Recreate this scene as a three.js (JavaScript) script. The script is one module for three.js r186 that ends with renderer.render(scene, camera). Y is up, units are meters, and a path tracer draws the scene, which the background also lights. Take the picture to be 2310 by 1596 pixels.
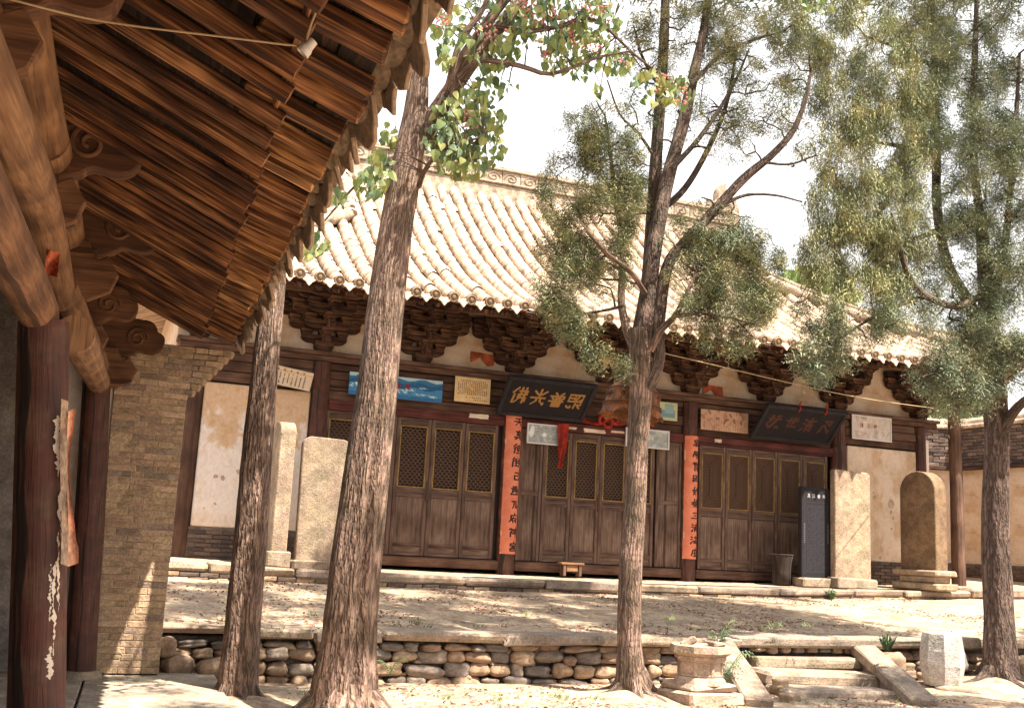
import * as THREE from 'three';
import { mergeGeometries } from 'three/addons/utils/BufferGeometryUtils.js';

// ---------------------------------------------------------------- camera, sky, sun, exposure
const scene = new THREE.Scene();
const EYE = new THREE.Vector3(0, 1.55, 0);
const YAW = 0.36205, PITCH = 0.18177, ROLL = 0.05124, FOCAL = 1050;
const FWD = new THREE.Vector3(Math.sin(YAW) * Math.cos(PITCH), Math.sin(PITCH), -Math.cos(YAW) * Math.cos(PITCH));
const RT0 = new THREE.Vector3(Math.cos(YAW), 0, Math.sin(YAW)), UP0 = new THREE.Vector3().crossVectors(RT0, FWD);
const RT = RT0.clone().multiplyScalar(Math.cos(ROLL)).addScaledVector(UP0, Math.sin(ROLL));
const UPV = UP0.clone().multiplyScalar(Math.cos(ROLL)).addScaledVector(RT0, -Math.sin(ROLL));
const camera = new THREE.PerspectiveCamera(2 * Math.atan(353.5 / FOCAL) * 180 / Math.PI, 1024 / 707, 0.1, 400);
camera.quaternion.setFromRotationMatrix(new THREE.Matrix4().makeBasis(RT, UPV, FWD.clone().negate()));
camera.position.copy(EYE);
scene.add(camera);

const SUNDIR = new THREE.Vector3(0.28, 1, 0.43).normalize();
{ // hazy summer sky: air only
  const w = 128, h = 64, d = new Float32Array(w * h * 4), v = new THREE.Vector3();
  for (let j = 0; j < h; j++) for (let i = 0; i < w; i++) {
    const el = (j + 0.5) / h * Math.PI - Math.PI / 2, az = (i + 0.5) / w * 2 * Math.PI - Math.PI;
    v.set(Math.cos(el) * Math.cos(az), Math.sin(el), Math.cos(el) * Math.sin(az));
    const up = Math.max(0, Math.sin(el)), hz = Math.pow(1 - up, 2.2);
    const g = Math.pow(Math.max(0, v.dot(SUNDIR)), 6) * 0.35;
    const k = (j * w + i) * 4;
    d[k] = 0.42 + 0.19 * hz + g; d[k + 1] = 0.425 + 0.17 * hz + g * 0.95; d[k + 2] = 0.45 + 0.12 * hz + g * 0.84; d[k + 3] = 1;
  }
  const t = new THREE.DataTexture(d, w, h, THREE.RGBAFormat, THREE.FloatType);
  t.mapping = THREE.EquirectangularReflectionMapping; t.magFilter = t.minFilter = THREE.LinearFilter; t.needsUpdate = true;
  scene.background = t; scene.environment = t;
}
const sun = new THREE.DirectionalLight(new THREE.Color().setRGB(1, 0.91, 0.77), 5);
sun.position.copy(SUNDIR).multiplyScalar(60).add(new THREE.Vector3(8, 0, -14));
sun.target.position.set(8, 0, -14); scene.add(sun, sun.target);
sun.castShadow = true; sun.shadow.mapSize.set(4096, 4096);
Object.assign(sun.shadow.camera, { left: -24, right: 24, top: 24, bottom: -24, near: 1, far: 140 });
const renderer = new THREE.WebGLRenderer({ antialias: true });
renderer.toneMapping = THREE.LinearToneMapping;
renderer.toneMappingExposure = 3.6;
renderer.shadowMap.enabled = true;

// ---------------------------------------------------------------- helpers
const S = 1024 / 2310;
const V = (x, y, z) => new THREE.Vector3(x, y, z);
const ray = (x, y) => FWD.clone().addScaledVector(RT, (x * S - 512) / FOCAL).addScaledVector(UPV, -(y * S - 353.5) / FOCAL);
const pz = (x, y, z) => { const d = ray(x, y); return d.multiplyScalar(z / d.z).add(EYE); };         // photo direction met with a plane z = const
const py = (x, y, h) => { const d = ray(x, y); return d.multiplyScalar((h - EYE.y) / d.y).add(EYE); }; // ... with a level y = const
function rng(seed) { let a = seed >>> 0; return () => { a = (a + 0x6D2B79F5) | 0; let t = Math.imul(a ^ (a >>> 15), 1 | a); t = (t + Math.imul(t ^ (t >>> 7), 61 | t)) ^ t; return ((t ^ (t >>> 14)) >>> 0) / 4294967296; }; }
const R = rng(77);
const rr = (a, b) => a + (b - a) * R();
const clamp = (x, a = 0, b = 1) => Math.min(b, Math.max(a, x));
const sstep = (a, b, x) => { const t = clamp((x - a) / (b - a)); return t * t * (3 - 2 * t); };
const taken = {};
function numbered(n) { const k = taken[n] = (taken[n] ?? -1) + 1; return k ? n + '_' + String(k).padStart(3, '0') : n; }
const BASES = new Map();
function thing(name, label, category, base, group, kind) {
  const o = new THREE.Group(); o.name = numbered(name); o.position.copy(base); BASES.set(o, base.clone());
  o.userData = { label, category }; if (group) o.userData.group = group; if (kind) o.userData.kind = kind;
  scene.add(o); return o;
}
function mesh(name, geo, mat) { const m = new THREE.Mesh(geo, mat); m.name = name; m.castShadow = m.receiveShadow = true; return m; }
function part(parent, name, geo, mat, at) {   // geometry in world metres; `at` places a shared geometry
  const m = mesh(name, geo, mat);
  if (at) m.position.copy(at);
  const b = BASES.get(parent); if (b) m.position.sub(b);
  parent.add(m); return m;
}
function solo(name, label, category, geo, mat, base, group) { // one-mesh thing, geometry given round its base
  const m = mesh(numbered(name), geo, mat); m.position.copy(base); m.userData = { label, category }; if (group) m.userData.group = group; scene.add(m); return m;
}
function structure(name, geo, mat, label, category) { const m = mesh(numbered(name), geo, mat); m.userData = { kind: 'structure', label, category }; scene.add(m); return m; }
const stuff = (m) => { m.userData.kind = 'stuff'; return m; };

const clean = (g) => { g = g.index ? g.toNonIndexed() : g; for (const k of Object.keys(g.attributes)) if (!['position', 'normal', 'uv'].includes(k)) g.deleteAttribute(k);
  if (!g.attributes.uv) g.setAttribute('uv', new THREE.BufferAttribute(new Float32Array(g.attributes.position.count * 2), 2)); g.groups = []; return g; };
const merge = (l) => mergeGeometries(l.map(clean), false);
const tf = (g, x, y, z, rx = 0, ry = 0, rz = 0) => { const m = new THREE.Matrix4().makeRotationFromEuler(new THREE.Euler(rx, ry, rz, 'YXZ')); m.setPosition(x, y, z); return g.applyMatrix4(m); };
function uvBox(g, grain = 1, ou = R() * 7, ov = R() * 7) { // box-projected uv in metres, v along the grain axis
  g = clean(g); const p = g.attributes.position, uv = g.attributes.uv, a = V(), b = V(), c = V(), n = V();
  for (let i = 0; i < p.count; i += 3) {
    a.fromBufferAttribute(p, i); b.fromBufferAttribute(p, i + 1); c.fromBufferAttribute(p, i + 2);
    n.subVectors(b, a).cross(V().subVectors(c, a));
    const q = [Math.abs(n.x), Math.abs(n.y), Math.abs(n.z)], k = q[0] > q[1] ? (q[0] > q[2] ? 0 : 2) : (q[1] > q[2] ? 1 : 2);
    let [e, f] = [0, 1, 2].filter((t) => t !== k); if (e === grain) [e, f] = [f, e];
    for (let t = 0; t < 3; t++) uv.setXY(i + t, p.getComponent(i + t, e) + ou, p.getComponent(i + t, f) + ov);
  }
  return g;
}
function cbox(w, h, d, c = 0.008, jit = 0, rnd = R) { // chamfered box, optional worn irregularity
  const P = [], x = w / 2, y = h / 2, z = d / 2, id = (sx, sy, sz, k) => (((sx > 0) * 4 + (sy > 0) * 2 + (sz > 0)) * 3 + k);
  c = Math.min(c, x * 0.9, y * 0.9, z * 0.9);
  for (const sx of [-1, 1]) for (const sy of [-1, 1]) for (const sz of [-1, 1]) {
    const j = () => 1, q = [(rnd() - 0.5) * jit, (rnd() - 0.5) * jit, (rnd() - 0.5) * jit], cc = c * (jit ? 0.5 + rnd() * 1.2 : 1);
    for (let k = 0; k < 3; k++) P.push([sx * (x - (k === 0 ? 0 : cc)) + q[0], sy * (y - (k === 1 ? 0 : cc)) + q[1], sz * (z - (k === 2 ? 0 : cc)) + q[2]]);
  }
  const T = [], quad = (a, b, c2, d2) => T.push([a, b, c2], [a, c2, d2]);
  const s = [-1, 1];
  for (const a of s) { quad(id(a, -1, -1, 0), id(a, 1, -1, 0), id(a, 1, 1, 0), id(a, -1, 1, 0)); quad(id(-1, a, -1, 1), id(-1, a, 1, 1), id(1, a, 1, 1), id(1, a, -1, 1)); quad(id(-1, -1, a, 2), id(1, -1, a, 2), id(1, 1, a, 2), id(-1, 1, a, 2)); }
  for (const a of s) for (const b of s) { quad(id(a, b, -1, 0), id(a, b, 1, 0), id(a, b, 1, 1), id(a, b, -1, 1)); quad(id(a, -1, b, 0), id(a, 1, b, 0), id(a, 1, b, 2), id(a, -1, b, 2)); quad(id(-1, a, b, 1), id(1, a, b, 1), id(1, a, b, 2), id(-1, a, b, 2)); for (const e of s) T.push([id(a, b, e, 0), id(a, b, e, 1), id(a, b, e, 2)]); }
  const pos = [], A = V(), B = V(), C = V(), N = V(), M = V();
  for (const t of T) {
    A.set(...P[t[0]]); B.set(...P[t[1]]); C.set(...P[t[2]]); N.subVectors(B, A).cross(M.subVectors(C, A));
    const ctr = A.clone().add(B).add(C);
    const o = N.dot(ctr) < 0 ? [t[0], t[2], t[1]] : t;
    for (const i of o) pos.push(...P[i]);
  }
  const g = new THREE.BufferGeometry(); g.setAttribute('position', new THREE.Float32BufferAttribute(pos, 3)); g.computeVertexNormals(); return clean(g);
}
// box between two corners in world coordinates, grain along the longest axis
function bx(x0, x1, y0, y1, z0, z1, c = 0.008, grain) {
  const w = Math.abs(x1 - x0), h = Math.abs(y1 - y0), d = Math.abs(z1 - z0);
  const g = cbox(w, h, d, c); tf(g, (x0 + x1) / 2, (y0 + y1) / 2, (z0 + z1) / 2);
  return uvBox(g, grain ?? (w >= h && w >= d ? 0 : h >= d ? 1 : 2));
}
// tapered, lumpy limb along points; u round, v along, in metres
function limb(pts, rad, o = {}) {
  const { groove = null, seg = 10, rough = 0, fine = 0, seed = 1, caps = true, step = 0, flute = 0, flat = 1 } = o;
  const curve = new THREE.CatmullRomCurve3(pts, false, 'centripetal'), L = curve.getLength();
  const n = step ? Math.max(2, Math.ceil(L / step)) : Math.max(2, (pts.length - 1) * 4);
  const lens = [0]; for (let i = 1; i < pts.length; i++) lens.push(lens[i - 1] + pts[i].distanceTo(pts[i - 1]));
  const q = rng(seed * 7919 + 13), ph = [q() * 6, q() * 6, q() * 6, q() * 6];
  const pos = [], uv = [], idx = []; let ref = V(0, 0, 1); const u0 = q() * 5, v0 = q() * 5;
  const r0 = rad.reduce((a, b) => a + b, 0) / rad.length;
  for (let i = 0; i <= n; i++) {
    const t = i / n, c = curve.getPointAt(t), tan = curve.getTangentAt(t), d = t * lens[lens.length - 1];
    let k = 1; while (k < lens.length - 1 && lens[k] < d) k++;
    const f = clamp((d - lens[k - 1]) / (lens[k] - lens[k - 1])), r = rad[k - 1] + (rad[k] - rad[k - 1]) * f;
    if (Math.abs(tan.dot(ref)) > 0.9) ref = Math.abs(tan.y) < 0.8 ? V(0, 1, 0) : V(1, 0, 0);
    const e1 = V().crossVectors(tan, ref).normalize(), e2 = V().crossVectors(tan, e1).normalize();
    for (let j = 0; j <= seg; j++) {
      const a = j / seg * Math.PI * 2, y = t * L;
      let m = 1 + rough * (Math.sin(a * 2 + ph[0] + y * 1.7) * 0.5 + Math.sin(a * 3 + ph[1] - y * 2.3) * 0.35 + Math.sin(a * 5 + ph[2] + y * 3.1) * 0.25);
      if (flute) { const fl = typeof flute === 'function' ? flute(t) : flute; m += fl * (Math.abs(Math.sin(a * 2.5 + ph[3] + y * 0.25)) - 0.5); }
      if (groove) { let da = Math.abs(a - groove[0] - Math.sin(y * 1.3) * 0.12); m -= groove[1] * Math.exp(-((da / 0.13) ** 2)) * (1 - sstep(groove[2] * 0.5, groove[2], t)); }
      if (fine) { const s = Math.sin(j * 12.9898 * (1 + (i >> 1) * 0.013) + seed) * 43758.5; m += fine * ((s - Math.floor(s)) - 0.5) * (j % seg === 0 ? 0 : 1); }
      const rr2 = r * m; pos.push(c.x + (e1.x * Math.cos(a) * flat + e2.x * Math.sin(a)) * rr2, c.y + (e1.y * Math.cos(a) * flat + e2.y * Math.sin(a)) * rr2, c.z + (e1.z * Math.cos(a) * flat + e2.z * Math.sin(a)) * rr2);
      uv.push(u0 + j / seg * Math.max(1, Math.round(r0 * 6.283 / 0.5)) * 0.5, v0 + y);
    }
  }
  const w = seg + 1;
  for (let i = 0; i < n; i++) for (let j = 0; j < seg; j++) { const a = i * w + j; idx.push(a, a + 1, a + w, a + 1, a + w + 1, a + w); }
  if (caps) for (const e of [0, n]) { const c = curve.getPointAt(e / n), ci = pos.length / 3; pos.push(c.x, c.y, c.z); uv.push(u0, v0); const st = pos.length / 3;
    for (let j = 0; j <= seg; j++) { const a = (e * w + j) * 3; pos.push(pos[a], pos[a + 1], pos[a + 2]); uv.push(u0 + Math.cos(j / seg * 6.283) * r0, v0 + Math.sin(j / seg * 6.283) * r0); }
    for (let j = 0; j < seg; j++) e ? idx.push(ci, st + j, st + j + 1) : idx.push(ci, st + j + 1, st + j); }
  const g = new THREE.BufferGeometry(); g.setAttribute('position', new THREE.Float32BufferAttribute(pos, 3)); g.setAttribute('uv', new THREE.Float32BufferAttribute(uv, 2)); g.setIndex(idx); g.computeVertexNormals();
  const N = g.attributes.normal; for (let i = 0; i <= n; i++) { const a = i * w, b = a + seg, x = N.getX(a) + N.getX(b), y = N.getY(a) + N.getY(b), z = N.getZ(a) + N.getZ(b), l = Math.hypot(x, y, z) || 1; for (const k of [a, b]) N.setXYZ(k, x / l, y / l, z / l); }
  return clean(g);
}
function extrude(pts, depth, bevel = 0.006, grain = 0, curveSeg = 6) { // closed outline (x,y) pushed along z, centred on z
  const s = pts instanceof THREE.Shape ? pts : new THREE.Shape(pts.map((p) => new THREE.Vector2(p[0], p[1])));
  const g = new THREE.ExtrudeGeometry(s, { depth: depth - 2 * bevel, bevelEnabled: bevel > 0, bevelSize: bevel, bevelThickness: bevel, bevelSegments: 1, curveSegments: curveSeg, steps: 1 });
  g.translate(0, 0, -depth / 2 + bevel); return uvBox(g, grain);
}
function sheet(nu, nv, fn, uvs) { // parametric sheet
  const pos = [], uv = [], idx = [];
  for (let j = 0; j <= nv; j++) for (let i = 0; i <= nu; i++) { const p = fn(i / nu, j / nv); pos.push(p.x, p.y, p.z); const q = uvs ? uvs(i / nu, j / nv, p) : [i / nu, j / nv]; uv.push(q[0], q[1]); }
  for (let j = 0; j < nv; j++) for (let i = 0; i < nu; i++) { const a = j * (nu + 1) + i, b = a + nu + 1; idx.push(a, a + 1, b, a + 1, b + 1, b); }
  const g = new THREE.BufferGeometry(); g.setAttribute('position', new THREE.Float32BufferAttribute(pos, 3)); g.setAttribute('uv', new THREE.Float32BufferAttribute(uv, 2)); g.setIndex(idx); g.computeVertexNormals(); return clean(g);
}
function lathe(pts, seg = 20) { const g = new THREE.LatheGeometry(pts.map((p) => new THREE.Vector2(p[0], p[1])), seg); return clean(g); }

// ---------------------------------------------------------------- procedural textures
function tileNoise(px, py2, seed) {
  const q = rng(seed), g = new Float32Array(px * py2); for (let i = 0; i < g.length; i++) g[i] = q();
  return (u, v) => { u = (u - Math.floor(u)) * px; v = (v - Math.floor(v)) * py2; const i = Math.floor(u), j = Math.floor(v); let a = u - i, b = v - j; a = a * a * (3 - 2 * a); b = b * b * (3 - 2 * b);
    const i0 = i % px, i1 = (i + 1) % px, j0 = j % py2, j1 = (j + 1) % py2;
    return (g[j0 * px + i0] * (1 - a) + g[j0 * px + i1] * a) * (1 - b) + (g[j1 * px + i0] * (1 - a) + g[j1 * px + i1] * a) * b; };
}
function fbm(px, py2, oct, seed) { const l = []; for (let i = 0; i < oct; i++) l.push(tileNoise(px << i, py2 << i, seed + i * 31)); return (u, v) => { let s = 0, a = 0.5, t = 0; for (const f of l) { s += f(u, v) * a; t += a; a *= 0.55; } return s / t; }; }
function tex(size, fn, srgb = true, rep = 1) {
  const d = new Uint8Array(size * size * 4);
  for (let j = 0; j < size; j++) for (let i = 0; i < size; i++) { const c = fn(i / size, j / size), k = (j * size + i) * 4; const q = typeof c === 'number' ? [c, c, c] : c; d[k] = clamp(q[0]) * 255; d[k + 1] = clamp(q[1]) * 255; d[k + 2] = clamp(q[2]) * 255; d[k + 3] = 255; }
  const t = new THREE.DataTexture(d, size, size, THREE.RGBAFormat); t.wrapS = t.wrapT = THREE.RepeatWrapping; t.magFilter = THREE.LinearFilter; t.minFilter = THREE.LinearMipmapLinearFilter; t.generateMipmaps = true;
  if (srgb) t.colorSpace = THREE.SRGBColorSpace; t.repeat.set(rep, rep); t.needsUpdate = true; return t;
}
const lerp3 = (a, b, t) => [a[0] + (b[0] - a[0]) * t, a[1] + (b[1] - a[1]) * t, a[2] + (b[2] - a[2]) * t];
const TX = {};
{ const a = fbm(40, 2, 3, 11), b = fbm(110, 5, 2, 12), c = fbm(4, 3, 3, 13), k = fbm(24, 2, 2, 14);
  const f = (u, v) => { const w = (c(u, v) - 0.5) * 0.022; const g = a(u + w, v) * 0.6 + b(u + w, v) * 0.4; const cr = sstep(0.70, 0.78, k(u + w * 0.5, v)); return [g, cr, c(u, v)]; };
  TX.wood = tex(512, (u, v) => { const [g, cr, p] = f(u, v); const t = clamp(0.46 + (g - 0.5) * 1.9 + (p - 0.5) * 1.0) * (1 - cr * 0.7); return lerp3([0.27, 0.195, 0.15], [1, 0.985, 0.96], t); });
  const ck = fbm(16, 1, 2, 15); TX.woodS = tex(512, (u, v) => { const [g, cr, p] = f(u, v); const k = sstep(0.665, 0.72, ck(u + (p - 0.5) * 0.03, v)); const t = clamp(0.62 + (g - 0.5) * 0.75 + (p - 0.5) * 0.65) * (1 - k * 0.6); return lerp3([0.30, 0.22, 0.17], [1, 0.985, 0.965], t); });
  TX.woodB = tex(512, (u, v) => { const [g, cr] = f(u, v); return clamp(0.5 + (g - 0.5) * 1.2 - cr * 0.5); }, false); }
{ const a = fbm(10, 10, 4, 21), b = fbm(60, 60, 2, 22), c = fbm(3, 3, 3, 23);
  TX.rock = tex(512, (u, v) => { const t = 0.80 + (a(u, v) - 0.5) * 0.34 + (b(u, v) - 0.5) * 0.26 + (c(u, v) - 0.5) * 0.18; return [t, t * (0.98 + (c(v, u) - 0.5) * 0.08), t * (0.96 + (a(v, u) - 0.5) * 0.1)]; });
  TX.rockB = tex(512, (u, v) => a(u, v) * 0.6 + b(u, v) * 0.4, false); }
{ const a = fbm(5, 5, 5, 31), b = fbm(12, 3, 4, 32), c = fbm(80, 80, 2, 33), e = fbm(9, 9, 3, 34);
  TX.plaster = tex(512, (u, v) => { const st = sstep(0.42, 0.75, a(u * 0.5, v * 0.5)) * 0.55, dr = sstep(0.5, 0.8, b(u, v)) * 0.22; let t = lerp3([0.97, 0.96, 0.95], [0.80, 0.66, 0.50], clamp(st * 0.75 + dr)); const k = 1 + (c(u, v) - 0.5) * 0.12 + (e(u, v) - 0.5) * 0.1; return t.map((x) => x * k); }); }
{ const w = fbm(6, 4, 3, 41), r1 = fbm(26, 4, 3, 42), r2 = fbm(60, 14, 2, 43), c = fbm(4, 4, 3, 44), f = fbm(90, 40, 2, 45);
  const h = (u, v) => { const x = u + (w(u, v) - 0.5) * 0.035, A = Math.abs(r1(x, v) - 0.5) * 2, B = Math.abs(r2(x, v) - 0.5) * 2; return clamp(Math.pow(clamp(A * 2.2), 0.6) * 0.62 + Math.pow(clamp(B * 2.2), 0.7) * 0.28 + f(u, v) * 0.16); };
  TX.bark = tex(512, (u, v) => { const t = h(u, v), p = c(u, v); const col = lerp3([0.34, 0.28, 0.25], [1.0, 0.96, 0.94], clamp(t * 1.02)); const q = 0.84 + (p - 0.5) * 0.6; return [col[0] * q, col[1] * q * 0.985, col[2] * q * (0.95 + (p - 0.5) * 0.15)]; });
  TX.barkB = tex(512, h, false); }
{ const a = fbm(6, 6, 5, 51), b = fbm(70, 70, 2, 52), c = fbm(18, 18, 3, 53);
  TX.dirt = tex(1024, (u, v) => { const t = 0.80 + (a(u, v) - 0.5) * 0.42 + (b(u, v) - 0.5) * 0.30; const l = sstep(0.56, 0.70, c(u, v)) * 0.55; const base = [t, t * 0.97, t * 0.93]; return lerp3(base, [0.60, 0.46, 0.40], l * clamp(b(v, u) * 1.5)); }, true);
  TX.dirtB = tex(512, (u, v) => a(u, v) * 0.5 + b(u, v) * 0.5, false); }
{ const a = fbm(8, 8, 4, 61), b = fbm(50, 50, 2, 62);
  TX.clay = tex(256, (u, v) => { const t = 0.82 + (a(u, v) - 0.5) * 0.75 + (b(u, v) - 0.5) * 0.3; return [t, t * 0.97, t * 0.93]; });
  TX.rust = tex(256, (u, v) => { const t = a(u, v), q = b(u, v); return lerp3([0.50, 0.40, 0.38], [1, 0.74, 0.45], clamp((t - 0.35) * 2.2)).map((x) => x * (0.75 + q * 0.4)); }); }
{ const a = fbm(40, 2, 3, 71), c = fbm(5, 4, 4, 72), e = fbm(14, 8, 3, 73), f = fbm(120, 6, 2, 74), ck2 = fbm(20, 1, 2, 75); // worn red lacquer over bare timber
  TX.lacquer = tex(512, (u, v) => { const w = sstep(0.42, 0.66, c(u, v) * 0.6 + e(u, v) * 0.4); const g = 0.5 + (a(u, v) * 0.6 + f(u, v) * 0.4 - 0.5) * 0.6 + (c(v, u) - 0.5) * 0.8; const red = lerp3([0.17, 0.08, 0.062], [0.42, 0.21, 0.155], clamp(g)), bare = lerp3([0.20, 0.12, 0.09], [0.54, 0.375, 0.285], clamp(g)); const k = sstep(0.72, 0.77, ck2(u + (c(u, v) - 0.5) * 0.03, v)); return lerp3(red, bare, 0.22 + w * 0.78).map((x) => x * (1 - 0.6 * k) * 0.97); }); }
const lin = (r, g, b) => new THREE.Color().setRGB(r, g, b);
function M(color, map, o = {}) { const m = new THREE.MeshStandardMaterial({ color, roughness: 0.92, metalness: 0, ...o }); if (map) m.map = map; return m; }
const wood = (r, g, b, o = {}) => M(lin(r, g, b), TX.wood, { bumpMap: TX.woodB, bumpScale: 0.006, ...o });
const woodS = (r, g, b, o = {}) => M(lin(r, g, b), TX.woodS, { bumpMap: TX.woodB, bumpScale: 0.005, ...o });
const stone = (r, g, b, o = {}) => M(lin(r, g, b), TX.rock, { bumpMap: TX.rockB, bumpScale: 0.012, ...o });
const MAT = {
  rafter: [wood(0.50, 0.235, 0.10), wood(0.40, 0.175, 0.07), wood(0.58, 0.30, 0.14), wood(0.30, 0.14, 0.07)],
  fly: [wood(0.66, 0.345, 0.135), wood(0.56, 0.27, 0.10), wood(0.70, 0.40, 0.18), wood(0.58, 0.28, 0.115)],  // orange wood, lightened to carry the ground bounce under the eave
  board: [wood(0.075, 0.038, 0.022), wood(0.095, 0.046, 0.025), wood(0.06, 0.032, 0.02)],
  paleLog: woodS(0.40, 0.225, 0.115), oldLog: woodS(0.32, 0.165, 0.085), carve: woodS(0.20, 0.095, 0.048),
  lacquer: M(lin(1, 1, 1), TX.lacquer, { bumpMap: TX.woodB, bumpScale: 0.005, roughness: 0.75 }),
  hallBeam: woodS(0.23, 0.135, 0.095), hallDark: woodS(0.165, 0.09, 0.062), hallRed: woodS(0.18, 0.05, 0.042), bracket: [wood(0.24, 0.125, 0.07), wood(0.18, 0.09, 0.055), wood(0.30, 0.165, 0.095)],
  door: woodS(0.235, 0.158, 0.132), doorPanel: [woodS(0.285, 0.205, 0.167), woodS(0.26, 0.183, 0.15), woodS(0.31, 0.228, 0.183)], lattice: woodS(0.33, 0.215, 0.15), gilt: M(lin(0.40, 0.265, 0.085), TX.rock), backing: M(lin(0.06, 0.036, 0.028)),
  redLine: wood(0.33, 0.09, 0.04),
  plaster: M(lin(0.66, 0.54, 0.43), TX.plaster), plasterW: M(lin(0.78, 0.71, 0.66), TX.plaster), plasterG: M(lin(0.46, 0.36, 0.29), TX.plaster), shadeGreyWall: M(lin(0.31, 0.275, 0.25), TX.rock),  // last one: grey plaster with interior shade darkened into its colour
  brick: [stone(0.62, 0.45, 0.295), stone(0.59, 0.425, 0.28), stone(0.65, 0.48, 0.325), stone(0.56, 0.405, 0.27), stone(0.43, 0.325, 0.25)], mortar: stone(0.64, 0.485, 0.325),
  dBrick: [stone(0.17, 0.125, 0.105), stone(0.22, 0.16, 0.13), stone(0.13, 0.10, 0.09), stone(0.28, 0.20, 0.155)], dMortar: stone(0.24, 0.18, 0.14),
  slab: [stone(0.40, 0.315, 0.24), stone(0.36, 0.29, 0.235), stone(0.44, 0.34, 0.255)],
  cobble: [stone(0.47, 0.335, 0.23), stone(0.41, 0.30, 0.22), stone(0.52, 0.385, 0.27), stone(0.33, 0.27, 0.225), stone(0.44, 0.30, 0.20), stone(0.29, 0.25, 0.225)],
  stele: stone(0.40, 0.31, 0.225), steleD: stone(0.27, 0.178, 0.105), steleL: stone(0.48, 0.375, 0.27), black: stone(0.028, 0.025, 0.032, { roughness: 0.95 }), pale: stone(0.66, 0.62, 0.60), carved: stone(0.52, 0.40, 0.31),
  tile: [M(lin(0.58, 0.455, 0.36), TX.clay), M(lin(0.53, 0.41, 0.32), TX.clay), M(lin(0.62, 0.495, 0.40), TX.clay)], eaveTile: M(lin(0.34, 0.25, 0.18), TX.clay), ridge: M(lin(0.44, 0.36, 0.29), TX.clay, { bumpMap: TX.rockB, bumpScale: 0.02 }),
  dirt: M(lin(0.55, 0.445, 0.34), TX.dirt, { bumpMap: TX.dirtB, bumpScale: 0.02 }), paving: stone(0.50, 0.425, 0.345),
  bark: M(lin(0.36, 0.27, 0.222), TX.bark, { bumpMap: TX.barkB, bumpScale: 0.03 }), barkD: M(lin(0.22, 0.165, 0.145), TX.bark, { bumpMap: TX.barkB, bumpScale: 0.03 }), barkR: M(lin(0.34, 0.245, 0.19), TX.bark, { bumpMap: TX.barkB, bumpScale: 0.02 }),
  iron: M(lin(0.36, 0.24, 0.135), TX.rust, { roughness: 0.8, bumpMap: TX.rockB, bumpScale: 0.02 }), wire: M(lin(0.36, 0.25, 0.14)), ceramic: M(lin(0.55, 0.50, 0.46), null, { roughness: 0.35 }),
  paper: M(lin(0.70, 0.60, 0.50), TX.plaster), orange: M(lin(0.55, 0.13, 0.055), TX.clay), orangeB: M(lin(0.72, 0.40, 0.28), TX.clay), paperBack: M(lin(0.86, 0.64, 0.50), TX.clay, { side: THREE.DoubleSide }), orangeP: M(lin(0.85, 0.46, 0.31), TX.clay, { side: THREE.DoubleSide }), cloth: M(lin(0.42, 0.03, 0.018), TX.clay),
};
for (const k of ['bark', 'barkD', 'barkR']) MAT[k].map = TX.bark;
// ---------------------------------------------------------------- ground, terrace, platform
const hills = (x, z) => Math.sin(x * 1.3 + z * 0.7) * 0.5 + Math.sin(x * 2.9 - z * 1.9 + 1) * 0.3 + Math.sin(x * 6.1 + z * 5.3) * 0.2;
const WALLZ = -12.9, PLATZ = -18.1, FACE = -19.8, GY = -0.14;
const terrY = (x, z) => 0.43 + 0.0013 * (x - 6) ** 2 + 0.34 * sstep(WALLZ, PLATZ, z);
const platY = (x) => 0.965 + 0.0016 * (x - 8) ** 2;
structure('ground', sheet(110, 90, (a, b) => { const x = -60 + a * 140, z = 40 - b * 140; return V(x, GY + hills(x * 1.2, z * 1.2) * 0.012 + (z < -14 ? -0.15 : 0), z); }, (a, b, p) => [p.x / 3, p.z / 3]), MAT.dirt, 'bare dusty earth of the lower courtyard', 'ground');
{ // finer courtyard earth in view, a few mm above the wide sheet, banked up against the wall and trees
  const g = sheet(150, 60, (a, b) => { const x = 0.35 + a * 17, z = -7.5 - b * 5.6; let y = GY + 0.012 + hills(x * 2, z * 2) * 0.014 + hills(x * 6, z * 7) * 0.006; y -= 0.02 * sstep(-12.3, -13.0, z) * (1 - sstep(9, 11, x)); y += 0.10 * sstep(10.6, 12.5, x) * sstep(-10.5, -12.5, z);
    for (const [tx, tz] of [[1.49, -11.3], [2.2, -10.0], [6.1, -11.6], [12.7, -12.35]]) y += 0.10 * Math.exp(-((x - tx) ** 2 + (z - tz) ** 2) / 0.25); return V(x, y, z); }, (a, b, p) => [p.x / 2.2, p.z / 2.2]);
  structure('courtyard_earth', g, MAT.dirt, 'trodden dirt along the foot of the cobble wall', 'ground'); }
structure('terrace', sheet(140, 60, (a, b) => { const x = -3 + a * 30, z = WALLZ - 0.05 - b * 12.5; return V(x, terrY(x, z) + hills(x * 2, z * 2) * 0.018 + hills(x * 7, z * 6) * 0.006, z); }, (a, b, p) => [p.x / 2.6, p.z / 2.6]), MAT.dirt, 'dusty upper terrace in front of the hall, strewn with litter', 'ground');

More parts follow.
